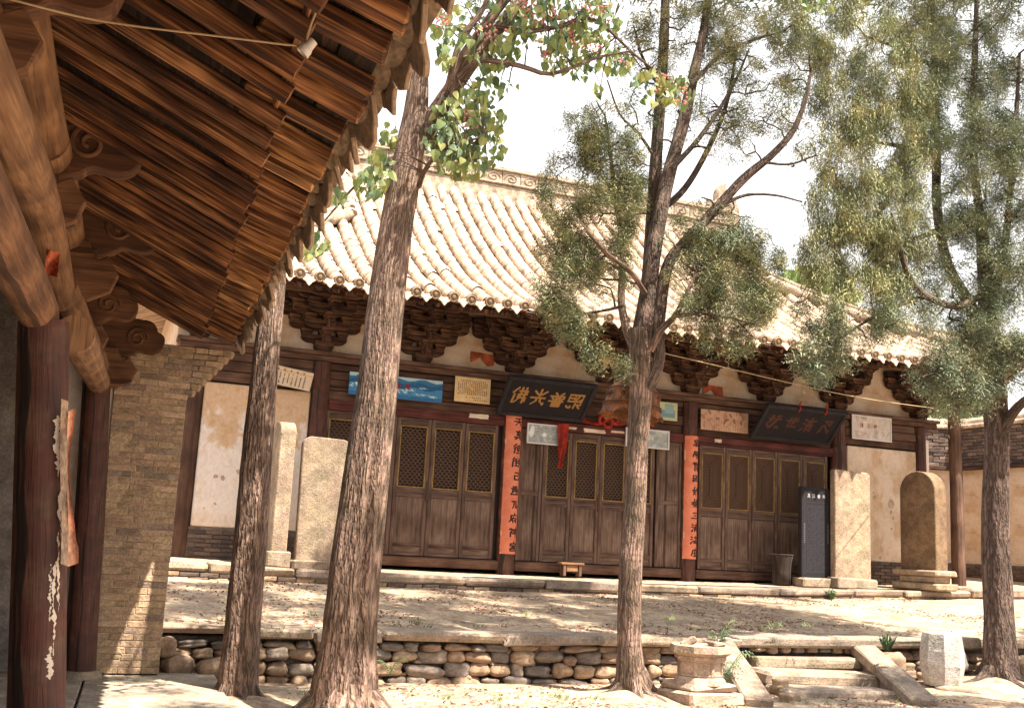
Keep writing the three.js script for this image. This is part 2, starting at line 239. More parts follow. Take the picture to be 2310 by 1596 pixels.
{ // pavilion floor slab (paving at lower left)
  const t = thing('pavilion_floor', 'pale stone paving of the side hall veranda with a straight edge', 'paving', V(-0.6, -0.16, -7), null, 'structure');
  for (let i = 0; i < 12; i++) for (let j = 0; j < 3; j++) {
    const v0 = 13.2 - i * 1.15, u1 = 1.02 - j * 1.35; const g = cbox(1.33, 0.30, 1.135, 0.012, 0.008); tf(g, u1 - 0.67 + 0.03 * (v0 - 0.57), -0.15 + rr(-0.006, 0.006), -(v0 - 0.57) + 0.03 * u1, 0, -0.03); part(t, 'paving_slab', uvBox(g, 0), MAT.paving);
  }
}
{ // stone platform of the hall
  const t = thing('stone_platform', 'low brick-faced stone platform carrying the main hall', 'platform', V(9.6, 0.7, -18.6), null, 'structure');
  part(t, 'platform_core', (() => { const g = sheet(40, 3, (a, b) => { const x = -3 + a * 27; return V(x, platY(x) + 0.02 + (b > 0 ? 0.1 * sstep(0, 0.4, b) : 0), PLATZ - 0.5 - b * 10); }, (a, b, p) => [p.x / 2, p.z / 2]); return g; })(), MAT.dirt);
  let x = -1.6; while (x < 21.5) { const L = rr(0.9, 1.9), xm = x + L / 2; const g = cbox(L - 0.02, rr(0.13, 0.17), 0.75 + rr(-0.05, 0.06), 0.03, 0.03); tf(g, xm, platY(xm) - 0.06, PLATZ - 0.33 + rr(-0.03, 0.03), rr(-0.012, 0.012), rr(-0.012, 0.012), rr(-0.008, 0.008) + 0.0032 * (xm - 8)); part(t, 'edge_slab', uvBox(g, 0), MAT.slab[Math.floor(R() * 3)]); x += L; }
  part(t, 'mortar_bed', sheet(30, 1, (a, b) => { const q = -1.6 + a * 23; return V(q, 0.45 + b * (platY(q) - 0.5), PLATZ + 0.015 - 0.05); }, (a, b, p) => [p.x, p.y]), MAT.dMortar);
  const gs = [0, 1, 2].map(() => uvBox(cbox(0.30, 0.068, 0.12, 0.008, 0.012), 0));
  let n = 0; for (let row = 0; row < 4; row++) for (let k = 0; k < 74; k++) { const bx0 = 0.2 + k * 0.315 + (row % 2) * 0.15; if (bx0 > 21) continue; const m = part(t, 'brick', gs[n % 3], MAT[R() < 0.75 ? 'dBrick' : 'brick'][Math.floor(R() * 4)], V(bx0, platY(bx0) - 0.175 - row * 0.079, PLATZ - 0.04 + rr(-0.012, 0.012))); m.rotation.set(rr(-0.03, 0.03), rr(-0.03, 0.03), rr(-0.012, 0.012)); n++; }
}
// ---- cobble retaining wall, one mesh per stone
const COB = []; // shared stone shapes
{ for (let k = 0; k < 10; k++) { const g = new THREE.IcosahedronGeometry(0.5, 3), p = g.attributes.position, q = rng(500 + k), e = k < 6 ? 2.6 + q() * 1.2 : 4.5 + q() * 2, f = [q() * 6, q() * 6, q() * 6]; const v = V();
    for (let i = 0; i < p.count; i++) { v.fromBufferAttribute(p, i).normalize(); const r = Math.pow(Math.abs(v.x) ** e + Math.abs(v.y) ** e + Math.abs(v.z) ** e, -1 / e); const m = 0.5 * r * (1 + 0.07 * Math.sin(v.x * 4 + f[0]) + 0.06 * Math.sin(v.y * 5 + f[1]) + 0.05 * Math.sin(v.z * 6 + v.x * 3 + f[2])) * (k < 6 ? 1 : 0.92); p.setXYZ(i, v.x * m, v.y * m, v.z * m); }
    g.computeVertexNormals(); const c = clean(g); // smooth normals from position direction
    const pp = c.attributes.position, nn = c.attributes.normal, map = new Map(), key = (i) => [pp.getX(i), pp.getY(i), pp.getZ(i)].map((t) => t.toFixed(4)).join();
    for (let i = 0; i < pp.count; i++) { const s = key(i), a = map.get(s) ?? V(); a.add(V(nn.getX(i), nn.getY(i), nn.getZ(i))); map.set(s, a); }
    for (let i = 0; i < pp.count; i++) { const a = map.get(key(i)).clone().normalize(); nn.setXYZ(i, a.x, a.y, a.z); }
    COB.push(uvBox(c, 0)); } }
function cobbleWall(t, x0, x1, yb, yt, slope) {
  let y = yb;
  while (y < yt - 0.05) {
    const hRow = Math.min(rr(0.115, 0.165), Math.max(0.07, yt - y)); let x = x0 + rr(-0.1, 0.05);
    while (x < x1) {
      const w = rr(0.17, 0.42) * (R() < 0.25 ? 1.3 : 1), h = hRow * rr(0.84, 1.16), d = rr(0.26, 0.34);
      const m = part(t, 'stone', COB[Math.floor(R() * 10)], MAT.cobble[Math.floor(R() * 6)], V(x + w / 2, y + h / 2 + rr(-0.012, 0.012), WALLZ - 0.10 + rr(-0.035, 0.035) + (0.45 - y) * 0.10));
      m.scale.set(w * 1.04, h * 1.08, d); m.rotation.set(rr(-0.1, 0.1), rr(-0.15, 0.15), rr(-0.10, 0.10));
      if (R() < 0.45) { const s = part(t, 'chink_stone', COB[Math.floor(R() * 10)], MAT.cobble[Math.floor(R() * 6)], V(x + w + rr(-0.02, 0.02), y + rr(0, 0.03), WALLZ - 0.05 + (0.45 - y) * 0.10)); s.scale.set(rr(0.05, 0.12), rr(0.03, 0.05), 0.14); s.rotation.set(rr(-1, 1), rr(-1, 1), rr(-0.3, 0.3)); }
      x += w + 0.008;
    }
    y += hRow + 0.004;
  }
}
{ const t = thing('retaining_wall', 'dry-laid wall of rounded cobbles with long capping slabs, between the tree trunks and the steps', 'stone wall', V(4.5, GY, WALLZ));
  part(t, 'earth_backing', bx(0.2, 8.5, GY - 0.2, 0.36, WALLZ - 0.6, WALLZ - 0.12, 0.02), MAT.dMortar);
  cobbleWall(t, 0.75, 8.3, GY - 0.06, 0.34);
  // large boulders half buried at the far left foot
  for (const [x, y, z, sx, sy, sz] of [[1.0, 0.05, -12.72, 0.34, 0.30, 0.3], [1.42, 0.0, -12.65, 0.46, 0.34, 0.34], [0.86, 0.26, -12.75, 0.22, 0.24, 0.25]]) { const m = part(t, 'boulder', COB[7], MAT.cobble[0], V(x, y, z)); m.scale.set(sx, sy, sz); m.rotation.set(rr(-0.2, 0.2), rr(-0.4, 0.4), 0.1); }
  const caps = [[0.25, 1.55, 0.10, 2], [1.58, 2.50, 0.13, 0], [2.52, 3.35, 0.16, 1], [3.36, 5.0, 0.10, 0], [4.92, 6.35, 0.13, 1], [6.3, 8.45, 0.115, 2]];
  caps.forEach(([a, b, h, m], i) => { const xm = (a + b) / 2; const g = cbox(b - a, h, 0.62 + (i % 2) * 0.1, 0.025, 0.04); tf(g, xm, terrY(xm, WALLZ) - h / 2 + 0.035 + (i === 4 ? 0.015 : 0), WALLZ - 0.20 + (i === 4 ? 0.07 : 0), rr(-0.02, 0.02), rr(-0.02, 0.02), rr(-0.012, 0.012)); part(t, 'capping_slab', uvBox(g, 0), MAT.slab[m]); });
}
{ const t = thing('retaining_wall', 'low wall of rough cobbles and boulders under a thick slab, behind the stone drum', 'stone wall', V(13.5, GY, WALLZ));
  part(t, 'earth_backing', bx(10.6, 18.5, GY - 0.2, 0.38, WALLZ - 0.6, WALLZ - 0.12, 0.02), MAT.dMortar);
  cobbleWall(t, 10.75, 17.5, GY + 0.05, 0.36);
  for (const [x, y, z, sx, sy, sz] of [[12.15, 0.22, -12.72, 0.30, 0.34, 0.3], [11.0, 0.16, -12.75, 0.40, 0.32, 0.3], [13.6, 0.15, -12.7, 0.5, 0.36, 0.34]]) { const m = part(t, 'boulder', COB[8], MAT.cobble[x === 12.15 ? 5 : 2], V(x, y, z)); m.scale.set(sx, sy, sz); m.rotation.set(rr(-0.2, 0.2), rr(-0.4, 0.4), 0.3); }
  for (const [a, b, m] of [[10.62, 12.3, 1], [12.28, 14.6, 0], [14.6, 17.6, 2]]) { const xm = (a + b) / 2, g = cbox(b - a, 0.14, 0.7, 0.03, 0.05); tf(g, xm, terrY(xm, WALLZ) - 0.03, WALLZ - 0.2, rr(-0.02, 0.02), 0, rr(-0.01, 0.01) + 0.01); part(t, 'capping_slab', uvBox(g, 0), MAT.slab[m]); }
}
{ // stairs
  const t = thing('stone_steps', 'worn stone steps with sloping side slabs leading up to the terrace', 'steps', V(9.4, GY, -12));
  const step = (x0, x1, y, z, h, d, m) => { const g = cbox(x1 - x0, h, d, 0.025, 0.035); tf(g, (x0 + x1) / 2, y - h / 2, z - d / 2, rr(-0.02, 0.02), -0.10, rr(-0.015, 0.015)); part(t, 'step', uvBox(g, 0), MAT.slab[m]); };
  { const g = cbox(2.5, 0.15, 0.75, 0.03, 0.04); tf(g, 9.65, 0.445, -13.05, 0, -0.04, 0.008); part(t, 'top_slab', uvBox(g, 0), MAT.slab[1]); }
  step(8.62, 10.52, 0.26, -12.56, 0.17, 0.5, 0); step(8.42, 10.30, 0.11, -12.0, 0.17, 0.55, 2); step(8.28, 9.98, -0.035, -11.38, 0.16, 0.6, 1); step(8.0, 9.5, -0.115, -10.9, 0.1, 0.5, 0);
  part(t, 'earth_fill', sheet(8, 8, (a, b) => V(8.0 + a * 2.2 + b * 0.55, -0.36 + b * 0.46 + hills(a * 9, b * 9) * 0.02, -11.0 - b * 1.9), (a, b) => [a * 1.5, b * 1.5]), MAT.dirt);
  for (const [xa, xb, nm] of [[7.42, 8.17, 'side_slab'], [9.86, 10.52, 'side_slab']]) for (let k = 0; k < 2; k++) {
    const a = V(xa, GY + 0.02, -10.85), b = V(xb, 0.42, -12.95), p0 = a.clone().lerp(b, k * 0.52), p1 = a.clone().lerp(b, k ? 1 : 0.515), L = p0.distanceTo(p1);
    const g = cbox(0.36, 0.16, L - 0.01, 0.02, 0.02); uvBox(g, 2); const m = part(t, nm, g, MAT.slab[k + (xa > 9 ? 1 : 0)], p0.clone().lerp(p1, 0.5)); m.rotation.order = 'YXZ'; const d = p1.clone().sub(p0); m.rotation.y = Math.atan2(-d.x, -d.z); m.rotation.x = Math.atan2(d.y, Math.hypot(d.x, d.z)); }
  for (const [xa, xb] of [[7.42, 8.17], [9.86, 10.52]]) { const s = new THREE.Shape([new THREE.Vector2(0, 0), new THREE.Vector2(2.1, 0), new THREE.Vector2(2.1, 0.50), new THREE.Vector2(0, 0.02)]); const g = extrude(s, 0.28, 0.01); g.rotateY(Math.PI / 2 - Math.atan2(0.7, 2.1)); g.translate(xa, GY - 0.05, -10.85); part(t, 'side_wall', uvBox(g, 0), MAT.cobble[1]); }
  for (let k = 0; k < 9; k++) { const m = part(t, 'chink_stone', COB[k], MAT.cobble[k % 6], V(8.75 + k * 0.22, 0.34, -12.86)); m.scale.set(rr(0.14, 0.24), rr(0.09, 0.13), 0.2); m.rotation.y = rr(-0.3, 0.3); }
  for (const [x, y, z] of [[10.35, 0.02, -12.0], [8.35, 0.02, -11.75], [10.05, -0.1, -11.35], [8.1, -0.1, -11.2], [10.42, 0.17, -12.4]]) { const m = part(t, 'chink_stone', COB[8], MAT.cobble[2], V(x, y, z)); m.scale.set(0.24, 0.16, 0.22); m.rotation.y = rr(-1, 1); }
}
{ // carved pedestal beside the third tree
  const c = py(1578, 1574, GY + 0.05), t = thing('stone_pedestal', 'carved waisted stone pedestal with recessed panels beside the steps', 'pedestal', V(c.x, GY, c.z)); const K = 1.02;
  const oct = (r, y0, y1, r2 = r, seg = 8) => { const g = new THREE.CylinderGeometry(r2, r, y1 - y0, seg, 1); g.rotateY(Math.PI / 8); g.translate(0, (y0 + y1) / 2, 0); const q = clean(g); q.computeVertexNormals(); return q; };
  const P = (n, g, m = MAT.carved) => { const q = mesh(n, uvBox(g, 1), m); t.add(q); return q; };
  P('plinth', tf(cbox(0.78 * K, 0.20, 0.70 * K, 0.03, 0.04), 0, 0.07, 0, 0, 0.5)); P('base_tier', tf(cbox(0.66 * K, 0.09, 0.6 * K, 0.03, 0.04), -0.02, 0.21, 0, 0, 0.5));
  P('foot_moulding', merge([oct(0.32, 0.25, 0.31, 0.30), oct(0.30, 0.31, 0.34, 0.27)])); P('waist', oct(0.255, 0.34, 0.53));
  P('neck_moulding', merge([oct(0.27, 0.52, 0.55, 0.30), oct(0.31, 0.55, 0.59)])); P('cap', merge([oct(0.30, 0.59, 0.64, 0.37), oct(0.37, 0.64, 0.72, 0.36)]));
  for (let k = 0; k < 8; k++) { const a = k * Math.PI / 4; const q = P('corner_post', tf(cbox(0.045, 0.17, 0.03, 0.006), Math.sin(a + Math.PI / 8) * 0.255, 0.435, Math.cos(a + Math.PI / 8) * 0.255, 0, a + Math.PI / 8));
    P('panel_rail', tf(cbox(0.16, 0.03, 0.02, 0.005), Math.sin(a) * 0.243, 0.36, Math.cos(a) * 0.243, 0, a)); }
  P('rubble', tf(cbox(0.2, 0.06, 0.16, 0.02, 0.03), 0.18, 0.75, 0.05, 0, 0.6), MAT.slab[2]); P('rubble', tf(cbox(0.22, 0.10, 0.05, 0.02, 0.03), -0.14, 0.76, 0, 0, 0.3, 0.5), MAT.slab[1]);
  t.rotation.y = -0.35; t.scale.set(1, 0.92, 1);
}
{ // stone drum on a boulder
  const c = py(2112, 1540, 0.0), t = thing('stone_drum', 'pale faceted barrel-shaped stone drum standing by the steps', 'stone drum', V(11.5, -0.075, -12.30));
  const pts = [[0, 0.0], [0.25, 0], [0.275, 0.10], [0.305, 0.28], [0.30, 0.48], [0.275, 0.66], [0.262, 0.72], [0.245, 0.735], [0, 0.735]];
  const g = new THREE.LatheGeometry(pts.map((p) => new THREE.Vector2(...p)), 8).toNonIndexed(); g.computeVertexNormals(); g.rotateY(0.15); t.add(mesh('drum_body', uvBox(g, 1), MAT.pale));
  const b = solo('boulder', 'flat weathered boulder lying under the stone drum', 'boulder', COB[8], MAT.slab[0], V(11.7, -0.17, -12.0)); b.scale.set(0.85, 0.26, 0.8); b.rotation.y = 0.4;
}
// ---------------------------------------------------------------- main hall
const hall = thing('main_hall', 'old timber temple hall with curved tiled roof, bracket sets and lattice doors', 'temple hall', V(9.6, 1.0, FACE));
const COLX = [1.35, 3.63, 7.57, 11.69, 15.6, 17.95], FY = 1.08, PLATE = 5.03, HZ = FACE;
COLX.forEach((x, i) => { const r = i === 0 || i === 5 ? 0.17 : 0.19; const fy = platY(x) + 0.05; part(hall, 'column', limb([V(x, fy, HZ), V(x, (fy + PLATE) / 2, HZ), V(x, PLATE - 0.2, HZ)], [r, r, r * 0.94], { seg: 18, rough: 0.015, seed: i + 3 }), i === 0 ? MAT.hallDark : MAT.lacquer); });
// tie beams, plate, lintels, sills
for (let i = 0; i < 5; i++) {
  const a = COLX[i] + 0.17, b = COLX[i + 1] - 0.17, end = i === 0 || i === 4;
  const rows = end ? [[4.28, 4.47, 0.02], [4.48, 4.66, 0.05], [4.67, 4.84, 0.02]] : [[4.14, 4.32, -0.06], [4.33, 4.53, -0.02], [4.54, 4.70, -0.05], [4.71, 4.84, -0.02]];
  for (const [y0, y1, o] of rows) part(hall, 'tie_board', bx(a, b, y0, y1, HZ - 0.12, HZ + 0.05 + o, 0.012), MAT[R() < 0.5 ? 'hallBeam' : 'hallDark']);
  if (!end) { part(hall, 'lintel', bx(a, b, 3.945, 4.135, HZ - 0.12, HZ + 0.09, 0.015), MAT.hallRed); part(hall, 'door_sill', bx(a, b, FY + 0.02, 1.285, HZ - 0.1, HZ + 0.11, 0.02), MAT.hallBeam); }
}
part(hall, 'plate_beam', bx(1.0, 18.4, 4.85, 4.95, HZ - 0.16, HZ + 0.14, 0.015), MAT.hallBeam);
part(hall, 'plate_beam', bx(0.95, 18.45, 4.953, 5.03, HZ - 0.2, HZ + 0.2, 0.015), MAT.hallBeam);
{ const n1 = fbm(4, 5, 4, 81), n2 = fbm(20, 24, 3, 82), n3 = fbm(60, 60, 2, 83); const t = tex(512, (u, v) => { const s = sstep(0.60, 0.72, v + (n1(u, v) - 0.5) * 0.55 + (n2(u, v) - 0.5) * 0.16), d = sstep(0.58, 0.72, n2(u, v)) * 0.2 + sstep(0.9, 1.0, 1 - v + n1(u, v) * 0.1) * 0.25; const c = lerp3([0.97, 0.955, 0.945], [0.86, 0.74, 0.60], clamp(s * 0.8 + d)), k = 1 + (n3(u, v) - 0.5) * 0.1; return c.map((x) => x * k); }); t.repeat.set(1 / 1.93, 1 / 2.6); MAT.wallL = M(lin(0.80, 0.73, 0.68), t); }
// plastered end walls on brick dados
for (const [a, b, w] of [[1.52, 3.45, 1], [15.80, 17.78, 0]]) {
  const fy = platY((a + b) / 2) + 0.04;
  part(hall, 'wall_panel', uvBox(tf(cbox(b - a, 2.6, 0.35, 0.02), (a + b) / 2, 2.94, HZ - 0.075), 1, -a, -1.64), w ? MAT.wallL : MAT.plaster);
  const dado = part(hall, 'brick_dado', bx(a - 0.04, b + 0.04, fy, 1.635, HZ - 0.3, HZ + 0.10, 0.01), MAT.dMortar);
  for (let r = 0; r < 7; r++) for (let k = 0; k < 7; k++) { const x = a + 0.12 + k * 0.30 + (r % 2) * 0.13; if (x > b - 0.05) continue; const m = mesh('brick', MAT.dadoGeo ??= uvBox(cbox(0.288, 0.066, 0.05, 0.006, 0.006), 0), MAT.dBrick[(r * 3 + k * 5) % 4]); m.position.set(x, fy + 0.035 + r * 0.076, HZ + 0.10 + rr(-0.006, 0.01)); dado.add(m); }
  for (let k = 0; k < 14; k++) { const q = []; const n = 7, s = rr(0.02, 0.07) * (k % 5 === 0 ? 1.7 : 1); for (let j = 0; j < n; j++) { const an = j / n * 6.283; q.push([Math.cos(an) * s * rr(0.5, 1.1), Math.sin(an) * s * rr(0.6, 1.3)]); } const g = extrude(q, 0.012, 0); tf(g, rr(a + 0.12, b - 0.12), rr(1.72, 3.4), HZ + 0.101); part(hall, 'plaster_scar', g, MAT.plasterG); }
}
part(hall, 'rear_wall', merge([bx(1.2, 18.1, 0.9, 9.4, -27.9, -27.5, 0.02), bx(0.95, 1.2, 0.9, 6.6, -27.9, HZ - 0.18, 0.02), bx(18.1, 18.35, 0.9, 6.6, -27.9, HZ - 0.18, 0.02)]), MAT.plaster);
part(hall, 'bracket_wall', bx(1.2, 18.1, 5.035, 6.75, HZ - 0.22, HZ - 0.10, 0.01), MAT.plaster);
part(hall, 'side_wall_edge', bx(18.36, 18.5, 1.2, 4.6, HZ - 0.5, HZ - 0.25, 0.02), MAT.plasterW);
// door leaves
const latHex = (() => { const l = [], w = 0.555, h = 1.13, c = 0.052; const bar = (x0, y0, x1, y1) => { const L = Math.hypot(x1 - x0, y1 - y0), g = new THREE.BoxGeometry(L, 0.011, 0.012); g.rotateZ(Math.atan2(y1 - y0, x1 - x0)); g.translate((x0 + x1) / 2, (y0 + y1) / 2, 0); l.push(g); };
  const nx = Math.round(w / c), ny = Math.round(h / c), cx = w / nx, cy = h / ny;
  for (let j = 0; j <= ny; j++) for (let i = 0; i < nx; i++) { const x = -w / 2 + i * cx, y = -h / 2 + j * cy, o = (i + j) % 2 ? 0.012 : -0.012, o2 = -o; if (j > 0 && j < ny) bar(x, y + o, x + cx, y + o2); if (j < ny && i > 0 && (i + j) % 2) bar(x, y + 0.012, x, y + cy - 0.012); }
  return merge(l); })();
const latDiag = (() => { const l = [], w = 0.53, h = 1.13, c = 0.062; const add = (x0, y0, x1, y1) => { const L = Math.hypot(x1 - x0, y1 - y0), g = new THREE.BoxGeometry(L, 0.010, 0.012); g.rotateZ(Math.atan2(y1 - y0, x1 - x0)); g.translate((x0 + x1) / 2, (y0 + y1) / 2, 0); l.push(g); };
  for (let k = -h; k < w; k += c) { const x0 = Math.max(0, k), y0 = x0 - k, x1 = Math.min(w, k + h), y1 = x1 - k; if (x1 > x0) { add(x0 - w / 2, y0 - h / 2, x1 - w / 2, y1 - h / 2); add(x0 - w / 2, h / 2 - y0, x1 - w / 2, h / 2 - y1); } }
  return merge(l); })();
const leafGeo = {};
function leafParts(w) {
  if (leafGeo[w]) return leafGeo[w];
  const s = 0.068, D = 0.06, B = (x0, x1, y0, y1, z0, z1, c) => bx(x0, x1, y0, y1, z0, z1, c ?? 0.006), h = w / 2;
  const yy = [0, 0.05, 0.165, 0.215, 1.12, 1.17, 1.245, 1.29, 2.485, 2.53, 2.585, 2.635]; // rails from bottom: rail, panel, rail, panel, rail, panel, rail, lattice, rail, panel, rail
  const fr = [B(-h, -h + s, 0, 2.635, -D / 2, D / 2), B(h - s, h, 0, 2.635, -D / 2, D / 2)];
  for (const [a, b] of [[0, 1], [2, 3], [4, 5], [6, 7], [8, 9], [10, 11]]) fr.push(B(-h + s, h - s, yy[a], yy[b], -D / 2 + 0.004, D / 2 - 0.004));
  for (const [a, b] of [[1, 2], [3, 4], [5, 6], [9, 10]]) { const m = 0.014; fr.push(B(-h + s, -h + s + m, yy[a], yy[b], 0, 0.022, 0.004), B(h - s - m, h - s, yy[a], yy[b], 0, 0.022, 0.004), B(-h + s, h - s, yy[a], yy[a] + m, 0, 0.024, 0.004), B(-h + s, h - s, yy[b] - m, yy[b], 0, 0.024, 0.004)); }
  const pan = (a, b) => B(-h + s, h - s, yy[a], yy[b], -0.02, 0.006);
  const ly0 = yy[7], ly1 = yy[8], m = 0.024, gx = h - s;
  const gilt = merge([B(-gx, -gx + m, ly0, ly1, 0, 0.032), B(gx - m, gx, ly0, ly1, 0, 0.032), B(-gx + m, gx - m, ly0, ly0 + m, 0, 0.030), B(-gx + m, gx - m, ly1 - m, ly1, 0, 0.030)]);
  return leafGeo[w] = { frame: merge(fr), panels: [pan(1, 2), pan(3, 4), pan(5, 6), pan(9, 10)], gilt, back: B(-gx, gx, ly0, ly1, -0.05, -0.03), lw: 2 * gx - 2 * m, lc: (ly0 + ly1) / 2, lh: ly1 - ly0 - 2 * m };
}
let leafN = 0;
function doorLeaf(xc, w, lat, open = 0) {
  const G = leafParts(w), f = part(hall, 'door_leaf', G.frame, MAT.door, V(xc, 1.30, HZ + 0.02 + open)); leafN++;
  G.panels.forEach((g, k) => f.add(mesh('panel', g, MAT.doorPanel[(leafN + k) % 3])));
  f.add(mesh('lattice_frame', G.gilt, MAT.gilt));
  const L = stuff(mesh('lattice', lat === 'hex' ? latHex : latDiag, MAT.lattice)); L.scale.set(G.lw / (lat === 'hex' ? 0.555 : 0.53), G.lh / 1.13, 1); L.position.set(0, G.lc, 0.006); f.add(L);
  return f;
}
const leaves = [];
for (let k = 0; k < 5; k++) leaves.push(doorLeaf(4.13 + k * 0.70, 0.69, 'hex'));
for (let k = 0; k < 4; k++) doorLeaf(8.60 + k * 0.642, 0.632, 'hex');
for (let k = 0; k < 5; k++) doorLeaf(12.26 + k * 0.672, 0.662, 'diag');
for (const xc of [8.02, 11.2]) { const w = xc < 9 ? 0.50 : 0.60, f = part(hall, 'side_board', merge([bx(xc - w / 2, xc + w / 2, 1.30, 3.935, HZ - 0.02, HZ + 0.02), bx(xc - w / 2, xc - w / 2 + 0.06, 1.30, 3.935, HZ + 0.02, HZ + 0.05), bx(xc + w / 2 - 0.06, xc + w / 2, 1.30, 3.935, HZ + 0.02, HZ + 0.05), bx(xc - w / 2 + 0.06, xc + w / 2 - 0.06, 2.60, 2.68, HZ + 0.02, HZ + 0.045), bx(xc - w / 2 + 0.06, xc + w / 2 - 0.06, 3.85, 3.935, HZ + 0.02, HZ + 0.045)]), MAT.doorPanel[1]); }
for (const x of [5.86, 9.55, 13.27]) part(hall, 'door_bolt', merge([bx(x - 0.02, x + 0.02, 2.35, 2.72, HZ + 0.05, HZ + 0.08, 0.006)]), MAT.backing);
part(hall, 'dark_interior_sheet', bx(3.6, 15.7, 1.1, 4.1, HZ - 0.16, HZ - 0.13, 0.01), MAT.backing);  // near-black sheet standing in for the unlit interior behind the lattices

// bracket sets
function armShape(L, h) { const s = new THREE.Shape(), e = L / 2; s.moveTo(-e, h); s.lineTo(e, h); s.lineTo(e, h * 0.55); s.quadraticCurveTo(e - 0.02, h * 0.1, e - 0.14, 0); s.lineTo(-e + 0.14, 0); s.quadraticCurveTo(-e + 0.02, h * 0.1, -e, h * 0.55); s.lineTo(-e, h); return s; }
const brk = [], bm = () => MAT.bracket[Math.floor(R() * 3)];
const armG = {}; const arm = (L) => armG[L] ??= extrude(armShape(L, 0.15), 0.11, 0.006, 0, 4);
const blk = (() => { const s = [[-0.075, 0], [0.075, 0], [0.105, 0.05], [0.105, 0.10], [-0.105, 0.10], [-0.105, 0.05]]; return extrude(s, 0.19, 0.006); })();
const bigBlk = extrude([[-0.12, 0], [0.12, 0], [0.17, 0.10], [0.17, 0.20], [-0.17, 0.20], [-0.17, 0.10]], 0.32, 0.01);
const beakG = (L) => { const s = new THREE.Shape(); s.moveTo(-0.25, 0.15); s.lineTo(L, 0.15); s.quadraticCurveTo(L + 0.06, 0.12, L + 0.12, -0.02); s.quadraticCurveTo(L + 0.13, -0.08, L + 0.06, -0.07); s.quadraticCurveTo(L - 0.02, 0.01, L - 0.12, 0); s.lineTo(-0.25, 0); const g = extrude(s, 0.11, 0.006, 0, 4); g.rotateY(-Math.PI / 2); return g; };
const beaks = [0.32, 0.64, 0.92].map(beakG);
const bracketX = [1.35, 3.63, 5.60, 7.57, 9.63, 11.69, 13.65, 15.6, 17.95];
for (const x of bracketX) {
  const b = part(hall, 'bracket_set', bigBlk, bm(), V(x, PLATE, HZ));
  const add = (n, g, px, py2, pz2) => { const m = mesh(n, g, bm()); m.position.set(px, py2, pz2); b.add(m); };
  const TH = 0.245;
  for (let k = 0; k < 3; k++) {
    const y = 0.17 + k * TH;
    for (let j = 0; j <= k; j++) { const L = Math.round((0.86 + 0.50 * (k - j)) * 100) / 100, z = j * 0.31; add('arm', arm(L), 0, y, z); for (const s of j === k ? [-1, 0, 1] : [-1, 1]) add('block', blk, s * (L / 2 - 0.09), y + 0.15, z); }
    add('projecting_arm', beaks[k], rr(-0.004, 0.004), y + 0.003, 0); add('block', blk, 0, y + 0.15, (k + 1) * 0.31);
  }
  add('arm', arm(1.0), 0, 0.17 + 3 * TH, 0.93); for (const s of [-1, 0, 1]) add('block', blk, s * 0.41, 0.17 + 3 * TH + 0.15, 0.93);
  add('arm', arm(1.92), 0, 0.17 + 3 * TH - 0.002, 0.0); add('arm', arm(1.6), 0, 0.17 + 3 * TH - 0.004, 0.31); add('arm', arm(1.3), 0, 0.17 + 3 * TH - 0.003, 0.62);
}
// purlin, rafters, eave boards
const EZ = -17.6, EY = 5.88, lift = (x) => 0.42 * (sstep(14.5, 20.2, x) ** 2 + sstep(4.7, -1, x) ** 2);
const roofY = (t, x) => EY + 0.42 * t + 0.045 * t * t + lift(x) * (1 - sstep(0, 4, t));
const roofP = (x, t, up = 0) => V(x, roofY(t, x) + up, EZ - t);
part(hall, 'eave_purlin', limb([V(-0.2, 6.17, -18.87), V(9.6, 6.15, -18.87), V(19.4, 6.17, -18.87)], [0.11, 0.11, 0.11], { seg: 12 }), MAT.hallDark);
part(hall, 'eave_tie', bx(0.2, 19, 5.96, 6.07, -18.93, -18.83, 0.01), MAT.hallBeam);
const HL = -0.5, HR = 19.7, GL = 4.3, GR = 14.9, TJ = 4.0, TR = 6.2;
const tHip = (x) => x > GR ? TJ * (HR - x) / (HR - GR) : x < GL ? TJ * (x - HL) / (GL - HL) : TR;
{ const N = 62; for (let k = 0; k < N; k++) { const x = 0.35 + k * 0.305; const a = roofP(x, 2.4, -0.30), b = roofP(x, 0.62, -0.285); part(hall, 'rafter', limb([a, b], [0.055, 0.052], { seg: 8, rough: 0.03, seed: k + 50 }), MAT.bracket[k % 3]);
    const c = roofP(x, 1.15, -0.16), d = roofP(x, 0.06, -0.155), L = c.distanceTo(d), g = cbox(0.085, 0.085, L, 0.008); uvBox(g, 2); const m = part(hall, 'flying_rafter', g, MAT.bracket[(k + 1) % 3], c.clone().lerp(d, 0.5)); m.rotation.x = Math.atan2(c.y - d.y, c.z - d.z) + Math.PI; m.rotation.x = -Math.atan2(d.y - c.y, d.z - c.z); } }
const strip = (t, up, w, h) => merge([sheet(60, 1, (a, b) => { const x = HL + 0.6 + a * (HR - HL - 1.2); return roofP(x, t, up + b * h); }), sheet(60, 1, (a, b) => { const x = HL + 0.6 + a * (HR - HL - 1.2); return roofP(x, t + b * w, up); }), sheet(60, 1, (a, b) => { const x = HL + 0.6 + a * (HR - HL - 1.2); return roofP(x, t + w, up + b * h); }), sheet(60, 1, (a, b) => { const x = HL + 0.6 + a * (HR - HL - 1.2); return roofP(x, t + b * w, up + h); })]);
part(hall, 'eave_batten', strip(0.03, -0.105, 0.06, 0.05), MAT.redLine); part(hall, 'rafter_batten', strip(0.60, -0.228, 0.05, 0.04), MAT.redLine);
part(hall, 'sheathing', sheet(80, 12, (a, b) => { const x = HL + a * (HR - HL), t = b * Math.max(0.01, Math.min(tHip(x), TR)); return roofP(x, t, -0.10); }, (a, b, p) => [p.x, p.z]), MAT.hallDark);
